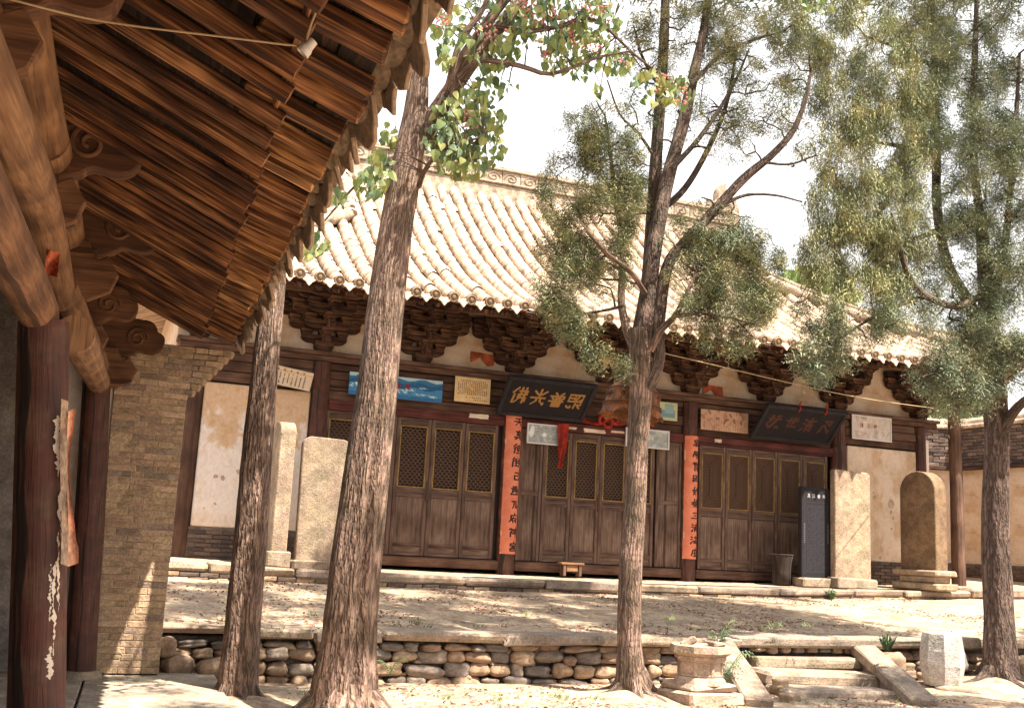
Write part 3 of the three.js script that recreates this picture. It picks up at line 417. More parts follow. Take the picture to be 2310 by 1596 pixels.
// roof: tile rows
const roof = part(hall, 'roof', merge([
  sheet(60, 10, (a, b) => { const x = HL + a * (HR - HL), t = b * tHip(x); return roofP(x, t, -0.055); }, (a, b, p) => [p.x, p.z]),
  sheet(40, 8, (a, b) => { const x = HL + a * (HR - HL), t = b * tHip(x); const p = roofP(x, t, 0); p.z = 2 * (EZ - TR) - p.z; return p; }, (a, b, p) => [p.x, p.z]),
  ...[[HL, GL, -1], [HR, GR, 1]].map(([c, g, s]) => sheet(20, 8, (a, b) => { const zz = EZ - b * TJ - a * (2 * TR - 2 * b * TJ); const x = c + (g - c) * b; const t = b * TJ; return V(x, roofY(t, a < 0.1 || a > 0.9 ? c : 9) , zz); }, (a, b, p) => [p.z, p.y])),
  ...[GL, GR].map((x) => sheet(12, 6, (a, b) => { const t = TJ + b * (TR - TJ), y = roofY(t, 9), half = TR - t; return V(x, y, EZ - TR + (a * 2 - 1) * half); }, (a, b, p) => [p.z, p.y]))]), MAT.tile[0]);
const SP = 0.345, ROWS = []; for (let x = HL + 0.45; x < HR - 0.3; x += SP) ROWS.push(x);
function rowGeo(x, tmax, conv, seed) {
  const q = rng(seed), pos = [], nor = [], uv = [], idx = [], TL = conv ? 0.34 : 0.26, n = Math.max(1, Math.floor(tmax / TL)), A = 6, u0 = q() * 9;
  const dx0 = (q() - 0.5) * 0.02;
  for (let k = 0; k < n; k++) {
    const slip = q() < 0.04 ? 0.03 : 0, jx = (q() - 0.5) * 0.012, jy = (q() - 0.5) * 0.006 + slip;
    for (let e = 0; e < 2; e++) { const t = (k + e * 1.08) * TL, tt = Math.min(t, tmax), base = roofP(x, tt), sl = 0.42 + 0.09 * tt, il = 1 / Math.hypot(1, sl), ny = il, nz = sl * il; // roof normal (0, ny, nz)
      const r = conv ? (e ? 0.114 : 0.118) : 0.09, up = conv ? 0.0 + (e ? 0.0 : 0.003) : (e ? 0.012 : 0.030);
      for (let a = 0; a <= A; a++) { const th = a / A * Math.PI, cx = -Math.cos(th), cy = Math.sin(th); const off = conv ? cy * r * 1.22 : -cy * 0.05; const wx = conv ? cx * r : cx * r;
        pos.push(base.x + dx0 + jx + wx, base.y + (off + up + jy) * ny, base.z + (off + up + jy) * nz); uv.push(u0 + a * 0.05, tt); const mx = conv ? cx : cx * 0.55, my = conv ? cy : 0.84, l = Math.hypot(mx, my); nor.push(mx / l, my / l * ny, my / l * nz); } }
    const o = k * 2 * (A + 1), w = A + 1;
    for (let a = 0; a < A; a++) { const i = o + a; idx.push(i, i + 1, i + w, i + 1, i + w + 1, i + w); }
  }
  const g = new THREE.BufferGeometry(); g.setAttribute('position', new THREE.Float32BufferAttribute(pos, 3)); g.setAttribute('normal', new THREE.Float32BufferAttribute(nor, 3)); g.setAttribute('uv', new THREE.Float32BufferAttribute(uv, 2)); g.setIndex(idx); return clean(g);
}
const capG = merge([(() => { const g = new THREE.CylinderGeometry(0.095, 0.095, 0.10, 16); g.rotateX(Math.PI / 2); return g; })(), (() => { const g = new THREE.TorusGeometry(0.078, 0.013, 6, 16); g.translate(0, 0, 0.05); return g; })(), (() => { const g = new THREE.SphereGeometry(0.045, 8, 5); g.scale(1, 1, 0.4); g.translate(0, 0, 0.05); return g; })()]);
const dripG = (() => { const s = new THREE.Shape(); s.moveTo(-0.135, 0.06); s.quadraticCurveTo(0, -0.03, 0.135, 0.06); s.lineTo(0.13, 0.0); s.quadraticCurveTo(0.10, -0.06, 0.055, -0.075); s.quadraticCurveTo(0.03, -0.12, 0, -0.155); s.quadraticCurveTo(-0.03, -0.12, -0.055, -0.075); s.quadraticCurveTo(-0.10, -0.06, -0.13, 0); return extrude(s, 0.025, 0.005, 0, 5); })();
ROWS.forEach((x, k) => {
  const tm = tHip(x) - 0.08; if (tm < 0.3) return;
  roof.add(mesh('tile_row', rowGeo(x, tm, true, 900 + k), MAT.tile[k % 3]));
  const c = roofP(x, 0); const cap = mesh('eave_cap', capG, MAT.eaveTile); cap.position.set(c.x + rr(-0.01, 0.01), c.y + 0.035 + rr(-0.012, 0.012), c.z + 0.03); cap.rotation.x = 0.3; roof.add(cap);
  const xp = x + SP / 2, tp = tHip(xp) - 0.05; if (tp < 0.3) return;
  roof.add(mesh('tile_channel', rowGeo(xp, tp, false, 1900 + k), MAT.tile[(k + 1) % 3]));
  if (R() < 0.93) { const p = roofP(xp, 0); const d = mesh('drip_tile', dripG, MAT.tile[0]); d.position.set(p.x + rr(-0.012, 0.012), p.y - 0.01 + rr(-0.012, 0.012), p.z + 0.045); d.rotation.set(-0.38 + rr(-0.1, 0.1), 0, rr(-0.06, 0.06)); roof.add(d); }
});
// weeds and broken crumbs on the eave are left to the litter pass; ridges
const scrollR = (() => { const pts = []; for (let k = 0; k <= 22; k++) { const a = k / 22 * 9, q = 0.13 * (1 - k / 27); pts.push(V(Math.cos(a) * q * 1.4, Math.sin(a) * q, 0)); } return limb(pts, pts.map(() => 0.016), { seg: 5 }); })();
const ridge = part(hall, 'ridge', bx(GL - 0.3, GR + 0.3, 9.9, 10.42, -24.05, -23.55, 0.03), MAT.ridge);
ridge.add(mesh('ridge_band', bx(GL - 0.3, GR + 0.3, 10.425, 10.47, -24.1, -23.5, 0.015), MAT.ridge)); 
for (let k = 0; k < 22; k++) { const x = GL + k * 0.49; const m = mesh('ridge_block', uvBox(cbox(0.48, 0.34, 0.30, 0.012, 0.012), 0), MAT.ridge); m.position.set(x, 10.64, -23.8); ridge.add(m);
  const fl = mesh('ridge_relief', scrollR, MAT.ridge); fl.position.set(x, 10.64, -23.645); if (k % 2) fl.scale.x = -1; ridge.add(fl); }
ridge.add(mesh('ridge_band', bx(GL - 0.3, GR + 0.3, 10.812, 10.86, -24.0, -23.6, 0.015), MAT.ridge)); ridge.add(mesh('ridge_roll', limb([V(GL - 0.3, 10.93, -23.8), V(9.6, 10.90, -23.8), V(GR + 0.3, 10.93, -23.8)], [0.09, 0.09, 0.09], { seg: 10 }), MAT.ridge));
for (const [x, s] of [[GL - 0.15, 1], [GR + 0.15, -1]]) { const sh = new THREE.Shape(); sh.moveTo(-0.35, 0); sh.lineTo(0.45, 0); sh.lineTo(0.5, 0.35); sh.quadraticCurveTo(0.72, 0.5, 0.6, 0.75); sh.quadraticCurveTo(0.35, 0.7, 0.3, 0.9); sh.quadraticCurveTo(0.35, 1.2, 0.05, 1.4); sh.quadraticCurveTo(0.15, 1.15, -0.05, 1.05); sh.quadraticCurveTo(-0.4, 0.9, -0.35, 0.4); const g = extrude(sh, 0.28, 0.03, 1, 5); if (s < 0) g.rotateY(Math.PI); g.translate(x, 10.3, -23.8); part(hall, 'ridge_ornament', g, MAT.ridge); }
for (const [c, g] of [[HL, GL], [HR, GR]]) { // hip ridges and descending gable ridges
  const pts = [], up = []; for (let k = 0; k <= 10; k++) { const t = 0.1 + k / 10 * (TJ - 0.1), x = c + (g - c) * t / TJ; pts.push(roofP(x, t, 0.16)); }
  part(hall, 'hip_ridge', merge([limb(pts, pts.map(() => 0.15), { seg: 8, rough: 0.05, step: 0.3 }), limb(pts.map((p) => p.clone().setY(p.y + 0.17)), pts.map(() => 0.075), { seg: 8, rough: 0.05, step: 0.3 })]), MAT.ridge);
  for (let k = 0; k <= 8; k++) up.push(roofP(g, TJ - 0.1 + k / 8 * (TR - TJ + 0.1), 0.16));
  part(hall, 'gable_ridge', merge([limb(up, up.map(() => 0.15), { seg: 8, rough: 0.05, step: 0.3 }), limb(up.map((p) => p.clone().setY(p.y + 0.17)), up.map(() => 0.075), { seg: 8, rough: 0.05, step: 0.3 })]), MAT.ridge);
}
// ---------------------------------------------------------------- side hall whose veranda the camera stands in (local: x outward, z = -distance along the eave)
const pav = thing('side_hall', 'timber side hall with deep rafter eaves, red columns and a brick end pier', 'temple hall', V(0, 0, 0)); BASES.delete(pav); pav.rotation.y = -0.03;
const pp = (n, g, m, at) => part(pav, n, g, m, at);
pav.updateMatrixWorld(); const toPav = (w) => pav.worldToLocal(w.clone());
const pvv = (x, y, v) => { const d = ray(x, y), t = v / (0.03 * d.x - d.z); return toPav(d.multiplyScalar(t).add(EYE)); }; // photo direction at distance v along the eave
{ // columns
  const a = toPav(V(-0.345, 0, -7.5)), c = (x, v, h, r, s, xt = x) => pp('column', limb([V(x, -0.02, -v), V(x + (xt - x) * 0.5, h / 2, -v), V(xt, h, -v)], [r * 1.06, r, r * 0.96], { seg: 22, rough: 0.02, seed: s, step: 0.15 }), MAT.lacquer);
  c(-0.416, 7.5, 2.86, 0.165, 5, -0.715); c(-0.375, 12.2, 3.10, 0.15, 8, -0.555); c(-0.62, 2.6, 2.9, 0.16, 9); c(-0.62, -2.4, 2.9, 0.16, 10);
  for (const v of [7.5, 12.2, 2.6]) { const g = new THREE.CylinderGeometry(0.2, 0.24, 0.08, 20); tf(g, v > 12 ? -0.375 : v > 7 ? -0.416 : -0.62, 0.03, -v); pp('column_base', uvBox(g, 0), MAT.slab[0]); }
}
// log beams over the columns
pp('log_beam', limb([V(-0.80, 3.16, 3), V(-0.82, 3.18, -2), pvv(8, 290, 4.9), pvv(90, 470, 7.0), pvv(135, 668, 9.2)], [0.13, 0.13, 0.135, 0.13, 0.125], { seg: 16, rough: 0.03, seed: 2, step: 0.2 }), MAT.paleLog);
pp('log_beam', limb([pvv(140, 640, 9.0), pvv(190, 750, 10.6), pvv(233, 838, 12.5)], [0.115, 0.11, 0.10], { seg: 14, rough: 0.03, seed: 4, step: 0.2 }), MAT.paleLog);
pp('lower_tie', limb([V(-0.78, 2.95, 2), V(-0.80, 2.95, -3), pvv(-25, 480, 5.2), pvv(70, 665, 7.1), pvv(92, 712, 7.62)], [0.15, 0.15, 0.16, 0.155, 0.15], { seg: 14, rough: 0.04, seed: 6, step: 0.2, flat: 0.8 }), MAT.oldLog);
pp('lower_tie', limb([pvv(168, 752, 7.7), pvv(200, 815, 9.8), pvv(222, 862, 12.1)], [0.13, 0.125, 0.12], { seg: 14, rough: 0.03, seed: 7, step: 0.2 }), MAT.paleLog);
// purlin under the rafters, in log lengths
const PU = -0.83, PYY = 4.02;
for (const [a, b, s] of [[-3, 2.2, 1], [2.2, 7.15, 2], [7.2, 9.6, 3], [9.65, 13.0, 4]]) pp('purlin', limb([V(PU, PYY, -a), V(PU + 0.01, PYY - 0.02, -(a + b) / 2), V(PU, PYY, -b)], [0.155, 0.16, 0.15], { seg: 16, rough: 0.035, seed: s + 20, step: 0.2 }), MAT.paleLog);
pp('purlin', limb([V(-2.3, 4.55, 4), V(-2.3, 4.55, -13)], [0.15, 0.15], { seg: 12, step: 0.5 }), MAT.oldLog);
// carved cloud-scroll beam ends over each support
const cloud = (() => { const s = new THREE.Shape(); s.moveTo(-0.45, 0.16); s.quadraticCurveTo(-0.2, 0.26, 0.0, 0.17); s.quadraticCurveTo(0.07, 0.25, 0.16, 0.22); s.quadraticCurveTo(0.30, 0.24, 0.33, 0.10); s.quadraticCurveTo(0.44, 0.07, 0.40, -0.03); s.quadraticCurveTo(0.38, -0.14, 0.24, -0.12); s.quadraticCurveTo(0.14, -0.09, 0.10, -0.15); s.quadraticCurveTo(-0.02, -0.22, -0.12, -0.14); s.quadraticCurveTo(-0.24, -0.10, -0.28, -0.2); s.lineTo(-0.45, -0.2); return s; })();
const scroll = (r) => { const pts = []; for (let k = 0; k <= 26; k++) { const a = k / 26 * 11, q = r * (1 - k / 30); pts.push(V(Math.cos(a) * q, Math.sin(a) * q, 0)); } return limb(pts, pts.map(() => r * 0.13), { seg: 6 }); };
for (const [px, py2, v, k] of [[150, 330, 7.55, 1.2], [232, 520, 9.75, 1.2], [218, 690, 11.3, 0.95], [282, 765, 12.3, 1.0], [40, -60, 5.0, 1.1]]) {
  const c = pvv(px, py2, v), g = extrude(cloud, 0.15, 0.012, 0, 6); g.scale(k, k, 1); const m = pp('carved_beam_end', g, MAT.carve, c);
  const sc = mesh('scroll', scroll(0.12 * k), MAT.oldLog); sc.position.set(0.12 * k, 0.02 * k, 0.078); m.add(sc);
  const sa = mesh('saddle_block', uvBox(tf(cbox(0.42 * k, 0.26 * k, 0.26, 0.03, 0.03), -0.22 * k, -0.30 * k, 0), 0), MAT.carve); m.add(sa);
  const sa2 = mesh('leaf_block', extrude([[-0.26, 0], [-0.12, 0], [-0.05, -0.14], [0.02, -0.10], [0.10, -0.22], [0.06, -0.34], [-0.08, -0.42], [-0.26, -0.4]].map((p) => [p[0] * k + 0.05, p[1] * k - 0.14 * k]), 0.10, 0.012), MAT.oldLog); sa2.position.z = 0.16; m.add(sa2);
}
{ const f = [[0, 0], [0.03, 0.2], [0.07, 0.22], [0.05, -0.02], [0.0, -0.18], [-0.05, -0.2], [-0.03, -0.05]]; for (const [x, y, v] of [[104, 360, 7.35], [158, 700, 10.4], [205, 770, 11.6]]) { const g = extrude(f, 0.06, 0.01, 1); pp('carved_spray', g, MAT.paleLog, pvv(x, y, v)); } }
// rafters, flying rafters, boards
const rafY = (u) => 3.735 - 0.462 * (u - 0.51), flyY = (u) => 3.875 - 0.36 * (u - 0.42);
const shiftV = []; const gapV = (v) => v < 4.5 ? 0.37 : Math.max(0.255, 0.37 - 0.05 * (v - 4.5)); for (let v = -1.5; v < 12.35; v += gapV(v)) shiftV.push(v + rr(-0.03, 0.03));
shiftV.forEach((v, k) => {
  const e = 0.50 + rr(-0.02, 0.02), r = gapV(v) * rr(0.17, 0.215), skew = rr(-0.04, 0.04);
  pp('rafter', limb([V(-2.4, rafY(-2.4), -v - skew), V(-0.9, rafY(-0.9) + rr(-0.012, 0.012), -v), V(e, rafY(e), -v)], [r * 1.05, r, r * 0.93], { seg: 10, rough: 0.05, seed: k + 100, step: 0.3, flat: rr(0.82, 1.0) }), MAT.rafter[k % 4 === 0 ? 3 : Math.floor(R() * 3)]);
  const a = V(0.30, flyY(0.30), -v + rr(-0.02, 0.02)), b = V(0.86 + rr(-0.03, 0.02), flyY(0.86), -v + rr(-0.03, 0.03)), d = b.clone().sub(a), L = d.length();
  const g = cbox(L, 0.085, gapV(v) * rr(0.33, 0.44), 0.010, 0.016); uvBox(g, 0); const m = pp('flying_rafter', g, MAT.fly[Math.floor(R() * 4)], a.clone().lerp(b, 0.5)); m.rotation.set(0, Math.atan2(-d.z, d.x), Math.atan2(d.y, Math.hypot(d.x, d.z)), 'YXZ');
});
pp('rafter_end_batten', (() => { const g = cbox(0.035, 0.05, 13.9, 0.006); tf(g, 0.475, 3.822, -5.55, 0, 0, -0.43); return uvBox(g, 2); })(), MAT.fly[1]);
{ // roof boards: each runs along the eave above the rafters
  const rows = []; let u = -2.4; while (u < 0.44) { rows.push([u, Math.min(0.44, u + rr(0.16, 0.24))]); u = rows[rows.length - 1][1]; }
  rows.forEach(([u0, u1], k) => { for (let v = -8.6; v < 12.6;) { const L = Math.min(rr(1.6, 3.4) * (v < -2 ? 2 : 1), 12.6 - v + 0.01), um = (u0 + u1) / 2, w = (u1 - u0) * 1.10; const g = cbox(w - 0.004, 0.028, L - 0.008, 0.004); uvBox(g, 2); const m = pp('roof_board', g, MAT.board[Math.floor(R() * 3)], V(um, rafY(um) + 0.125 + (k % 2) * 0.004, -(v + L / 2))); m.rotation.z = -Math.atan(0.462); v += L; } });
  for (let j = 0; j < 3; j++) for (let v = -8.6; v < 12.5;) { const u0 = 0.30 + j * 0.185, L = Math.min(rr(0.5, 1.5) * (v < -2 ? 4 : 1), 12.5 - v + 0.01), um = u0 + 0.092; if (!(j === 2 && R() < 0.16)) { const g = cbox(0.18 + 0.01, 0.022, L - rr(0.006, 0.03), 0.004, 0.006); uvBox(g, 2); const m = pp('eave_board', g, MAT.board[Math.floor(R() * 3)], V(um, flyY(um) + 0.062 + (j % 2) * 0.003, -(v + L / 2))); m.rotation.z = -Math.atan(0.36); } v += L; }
}
// roof covering: mud bed, tile rows, broken eave tiles
const bed = (u) => (u > 0.35 ? flyY(u) + 0.10 : Math.max(rafY(u) + 0.17, flyY(0.35) + 0.10 + 0.55 * (0.35 - u)));
const pavRoof = pp('roof', merge([sheet(14, 1, (a, b) => { const u = 0.90 - a * 4.9; return V(u, bed(u) + 0.02, 9 - b * 22); }, (a, b, p) => [p.x, p.z]), sheet(8, 1, (a, b) => { const u = -4.0 - a * 4.5; return V(u, bed(-4.0) - a * 2.2, 9 - b * 22); }, (a, b, p) => [p.x, p.z])]), MAT.tile[1]);
const pavRow = (() => { const l = []; for (let k = 0; k < 16; k++) { const u0 = 0.98 - k * 0.30, u1 = u0 - 0.32; l.push(sheet(6, 1, (a, b) => { const th = a * Math.PI, u = b ? u1 : u0, r = b ? 0.07 : 0.08; return V(u, bed(Math.min(u, 0.9)) + 0.03 + Math.sin(th) * r, Math.cos(th) * r); }, (a, b, p) => [a * 0.3, p.x])); } return merge(l); })();
const shards = [0, 1, 2, 3].map((k) => { // arched tile lips seen from below, chipped differently
  const q = rng(40 + k), s = new THREE.Shape(); s.moveTo(-0.12, 0.03); s.quadraticCurveTo(0, -0.05, 0.12, 0.03); s.lineTo(0.125, -0.03 - q() * 0.03); s.lineTo(0.10, -0.06 - q() * 0.03); s.lineTo(0.05 + q() * 0.03, -0.095 - q() * 0.04); s.lineTo(0.0 + q() * 0.03, -0.12 - q() * 0.05); s.lineTo(-0.05, -0.09 - q() * 0.04); s.lineTo(-0.095, -0.06 - q() * 0.03); s.lineTo(-0.12, -0.03 - q() * 0.03); const g = extrude(s, 0.03, 0.006, 1, 4); g.rotateY(Math.PI / 2); return g; });
for (let v = -1.3, k = 0; v < 12.6; v += 0.262, k++) {
  const r = mesh('tile_row', pavRow, MAT.tile[k % 3]); r.position.set(rr(-0.02, 0.02), 0, -v); pavRoof.add(r);
  const d = mesh('drip_tile', shards[k % 4], MAT.eaveTile); d.position.set(0.93 + rr(-0.03, 0.03), flyY(0.9) + 0.075 + rr(-0.02, 0.02), -v - 0.13); d.rotation.set(rr(-0.12, 0.12), rr(-0.25, 0.25), 0.28 + rr(-0.15, 0.15)); d.scale.setScalar(rr(0.85, 1.15)); pavRoof.add(d);
  const und = mesh('pan_tile', tf(sheet(6, 1, (a, b) => { const th = a * Math.PI; return V(b * 0.28 - 0.14, -Math.sin(th) * 0.045, Math.cos(th) * 0.125); }, (a, b) => [a * 0.3, b * 0.3]), 0, 0, 0), MAT.eaveTile); und.position.set(0.86, flyY(0.86) + 0.125, -v - 0.13); und.rotation.z = -0.34; pavRoof.add(und);
}
{ // brick end pier with corbelled head, its plastered inner side and the hall's inner wall
  const V0 = 12.42, pier = pp('end_pier', merge([(() => { const g = bx(-0.25, 0.40, 0.02, 3.06, -13.0, -V0 + 0.031, 0.01), p = g.attributes.position; for (let i = 0; i < p.count; i++) if (p.getX(i) < 0) p.setX(i, p.getX(i) - 0.043 * p.getY(i)); return g; })(), bx(-0.72, 0.42, 3.06, 3.62, -13.0, -V0 + 0.033, 0.01)]), MAT.mortar);
  pp('gable_wall', bx(-3.2, -0.25, 0, 4.6, -13.0, -V0 - 0.10, 0.01), MAT.shadeGreyWall);  // grey plaster, the shade inside the side hall is in its colour
  const CH = 0.0695, gs = {}; const brickAt = (u0, u1, y, z = -V0 + 0.008, m) => { const w = Math.round((u1 - u0 - 0.007) * 100) / 100, key = w + '_' + Math.floor(R() * 3); const g = gs[key] ??= uvBox(cbox(w, CH - 0.0055, 0.12, 0.004, 0.004), 0); const q = mesh('brick', g, m ?? MAT.brick[R() < 0.16 ? 4 : Math.floor(R() * 4)]); q.position.set((u0 + u1) / 2, y, z - 0.03 + rr(-0.004, 0.004)); q.rotation.z = rr(-0.008, 0.008); pier.add(q); };
  let row = 0; for (let y = CH / 2 + 0.01; y < 3.06; y += CH, row++) { const lft = -0.25 - 0.043 * y + 0.012 * Math.sin(y * 2), seq = row % 4 === 0 ? [0.24, 0.24, 0.19] : row % 4 === 1 ? [0.12, 0.25, 0.30] : row % 4 === 2 ? [0.26, 0.13, 0.28] : [0.30, 0.22, 0.15]; let u = lft; seq.forEach((w, i) => { const e = i === seq.length - 1 ? 0.415 - 0.012 * y / 3 : u + w; brickAt(u, e, y); u = e; }); }
  for (let k = 0; k < 8; k++, row++) { const y = 3.06 + CH / 2 + k * CH, e = 0.46 + k * 0.055; let u = -0.7; while (u < e - 0.02) { const w = rr(0.13, 0.3), f = u + w > e - 0.08 ? e : u + w; brickAt(u, f, y, -V0 + 0.012); u = f; }
    // rounded corbel nosing
    const g = limb([V(0, 0, -0.13), V(0, 0, 0.05)], [CH * 0.5, CH * 0.5], { seg: 8 }); const n = mesh('corbel_brick', g, MAT.brick[k % 3]); n.position.set(e, y, -V0 - 0.03); pier.add(n); }
  for (const [u, y, r] of [[-0.34, 3.44, 0.15], [0.12, 3.52, 0.06]]) { const s = mesh('carved_scroll', scroll(r), MAT.brick[4]); s.position.set(u, y, -V0 + 0.05); pier.add(s); }
  pp('plaster_face', bx(-0.90, -0.3, 0.02, 3.6, -12.52, -12.44, 0.01), MAT.plasterW);
  const iw = pp('inner_wall', bx(-2.6, -2.4, 1.75, 4.9, -12.5, 9, 0.01), MAT.shadeGreyWall); const d = pp('inner_dado', bx(-2.6, -2.36, 0, 1.745, -12.5, 9, 0.01), MAT.dMortar);
  for (let r = 0; r < 18; r++) for (let k = 0; k < 9; k++) { const m = mesh('brick', (MAT.dadoGeo2 ??= uvBox(cbox(0.05, 0.086, 0.30, 0.006, 0.006), 2)), MAT.dBrick[(r * 5 + k * 3) % 4]); m.position.set(-2.36, 0.06 + r * 0.095, -8.6 - k * 0.31 - (r % 2) * 0.15); d.add(m); }
  pp('gable_shell', merge([bx(-8.3, -2.6, 0, 4.4, -13.0, -12.6, 0.01), bx(-8.3, 0.42, 0, 3.9, 8.9, 9.2, 0.01)]), MAT.mortar);
}
{ // peeled paper on the near column
  const cx = -0.416, cz = -7.5, r = 0.168, wrap = (a, y, e = 0.004) => V(cx - 0.1045 * y + Math.cos(a) * (r + e), y, cz + Math.sin(a) * (r + e));
  const scrap = (a0, a1, y0, y1, seed) => { const q = rng(seed), n = 48, A = [], B = []; let wa = 0, wb = 0; for (let i = 0; i <= n; i++) { wa = wa * 0.75 + (q() - 0.5) * 0.09; wb = wb * 0.75 + (q() - 0.5) * 0.11; const e = Math.min(1, Math.min(i, n - i) / 5); A.push((a0 + a1) / 2 + (a0 - (a0 + a1) / 2 + wa) * (0.4 + 0.6 * e)); B.push((a0 + a1) / 2 + (a1 - (a0 + a1) / 2 + wb) * (0.4 + 0.6 * e)); } return sheet(4, n, (a, b) => { const i = Math.round(b * n); return wrap(A[i] + (B[i] - A[i]) * a, y0 + (y1 - y0) * b, 0.006); }, (a, b) => [a * 0.2, b * 1.2]); };
  const t = thing('torn_paper', 'ragged white paste remains of a torn couplet on the near red column', 'paper', V(0, 0, 0)); BASES.delete(t); t.rotation.y = -0.03;
  for (const [a0, a1, y0, y1, s] of [[0.98, 1.16, 0.60, 0.80, 1], [0.90, 1.0, 0.74, 1.30, 2], [0.74, 0.82, 1.0, 1.5, 3], [0.68, 0.76, 1.45, 2.05, 6], [0.80, 1.02, 1.98, 2.24, 4], [1.08, 1.13, 0.95, 1.3, 5], [0.84, 0.92, 1.85, 2.1, 7]]) t.add(mesh('paper_scrap', scrap(a0, a1, y0, y1, s), MAT.paper));
  const pc = thing('peeling_couplet', 'faded orange paper strip curling off the near red column', 'paper', V(0, 0, 0)); BASES.delete(pc); pc.rotation.y = -0.03;
  pc.add(mesh('paper_back', sheet(3, 20, (a, b) => pvv(137 + a * 16 + 2 * Math.sin(b * 7), 1270 - b * 372 + a * 6, 7.325 + 0.01 * Math.sin(b * 9)), (a, b) => [a * 0.1, b]), MAT.paperBack));
  pc.add(mesh('paper_face', sheet(5, 20, (a, b) => { const w = 13 + 7 * Math.cos(b * 5.5) + (b < 0.12 ? 5 : 0); return pvv(152 + a * w + 2 * Math.sin(b * 7), 1277 - b * 350 - a * 8, 7.325 + 0.05 * Math.sin(a * 2.4) + 0.015 * Math.sin(b * 11)); }, (a, b) => [a * 0.1, b]), MAT.orangeP));
  const rs = sheet(4, 6, (a, b) => { const p = pvv(105 + a * 30 - b * 6, 560 + b * 55 + a * 10, 6.9 - 0.06 * Math.sin(a * 5 + b * 3)); return p; }, (a, b) => [a, b]); const rm = mesh(numbered('red_scrap'), rs, MAT.orange); rm.userData = { label: 'small torn red paper scrap stuck under the log beam', category: 'paper' }; rm.rotation.y = -0.03; scene.add(rm);
}
{ // lamp socket and its cable under the eave
  const s = pvv(683, 118, 4.3), t = thing('lamp_socket', 'bare ceramic lamp socket hanging from a cable under the rafters', 'lamp socket', V(0, 0, 0)); BASES.delete(t); t.rotation.y = -0.03;
  const dir = V(0.55, 0.75, 0.2).normalize(); const a = s.clone().addScaledVector(dir, 0.07);
  t.add(mesh('socket_body', limb([s, s.clone().addScaledVector(dir, 0.02), s.clone().addScaledVector(dir, 0.035), a], [0.03, 0.03, 0.023, 0.02], { seg: 14 }), MAT.ceramic));
  t.add(mesh('socket_rim', (() => { const g = new THREE.TorusGeometry(0.027, 0.006, 8, 18); const q = new THREE.Quaternion().setFromUnitVectors(V(0, 0, 1), dir); g.applyQuaternion(q); g.translate(s.x, s.y, s.z); return clean(g); })(), MAT.ceramic));
  const P = (x, y, v) => pvv(x, y, v);
  t.add(mesh('cable', limb([a, P(690, 98, 4.33), P(703, 50, 4.3), P(735, -20, 4.2), P(780, -120, 4.1)], [0.006, 0.006, 0.006, 0.006, 0.006], { seg: 6 }), MAT.wire));
  t.add(mesh('cable', limb([P(-60, -25, 4.2), P(60, 8, 4.2), P(200, 42, 4.3), P(330, 62, 4.3), P(430, 74, 4.3), P(560, 90, 4.3), P(640, 100, 4.3), P(686, 104, 4.32)], Array(8).fill(0.0048), { seg: 6 }), MAT.wire));
}
// ---------------------------------------------------------------- lettering: brush strokes on a 10 x 10 grid, pairs of digits per stroke
const GL2 = {
  fo: '3013 2429 4282844446868877 505639 7079', guang: '5054 2143 8163 1585 454729 65678988', pu: '3142 7162 1383 4346 6346 6366 2435 8475 1686 3777793937 3878', zhao: '1141451511 1343 51818474 6154 5585875755 1829 3839 5859 7889',
  ci: '2131 7151 1383 3213 3416 3224 6247 6449 6264 1738 3949 7879 8899 2838', shi: '1383 3137 5156 7156 3787 3757', ji: '1122 1424 1927 5051 3282 4363 6335 4375 3575 4649 7679 4676 4878', min: '3171 7174 3174 3429 3828 4489 8987',
  tian: '2272 1585 525529 5589', zhen: '2171 5051 3272 3276 7276 3474 3575 1787 3829 6889', de: '3012 3314 2429 4282 6163 4474 4446 7476 4676 4969 5767 8998', yu: '2012 2314 1419 4132 3363 4347 3565 3868 7181 8186 7179 8676', yi: '3171 7174 3474 3438 3888 8886', you: '2132 1323 232718 4142 3353 4436 4454 5457 6151 6274 6666 5585 7578 1989', jiu: '424639 2262 6268 6888 8886',
  fu: '5051 2282 2227 2718 4436 3549 5585 7579 7968 5767', shen: '2132 1242 4225 2529 3546 5282 8286 5686 5256 5484 7079', gong: '5051 2224 2282 8284 3474 3476 7476 3676 2787 2729 8789 2989',
  bao: '5051 2223 2282 8283 2474 2666 4449 1888 6777', dian: '2172 2117 2474 3144 3545 4647 5161 6164 7172 7375 5575 7559 5589', long: '2050 1161 2233 5142 3363 3439 6469 3949 3666 7191 7173 7393 7579 7989 8987', ming: '1151571711 1454 6191 6118 9199 6494 6797', ru: '3026 2659 6229 1474 7191 9197 7797 7177', ti: '1444 3039 3516 3647 6162 5272 5484 8486 5686 5259 7079 6979', san: '2272 3565 1888', qing: '1122 1424 1927 4282 6064 4474 3585 4649 7679 4676 4778', fa: '1122 1424 1927 4282 6066 3686 6648 4888 7789', zuo: '5051 2282 2218 4345 4536 6375 5549 5579 3989',
};
function canvasTex(w, h, draw) { const c = document.createElement('canvas'); c.width = w; c.height = h; const x = c.getContext('2d'); draw(x, w, h); const t = new THREE.CanvasTexture(c); t.colorSpace = THREE.SRGBColorSpace; t.anisotropy = 8; return t; }
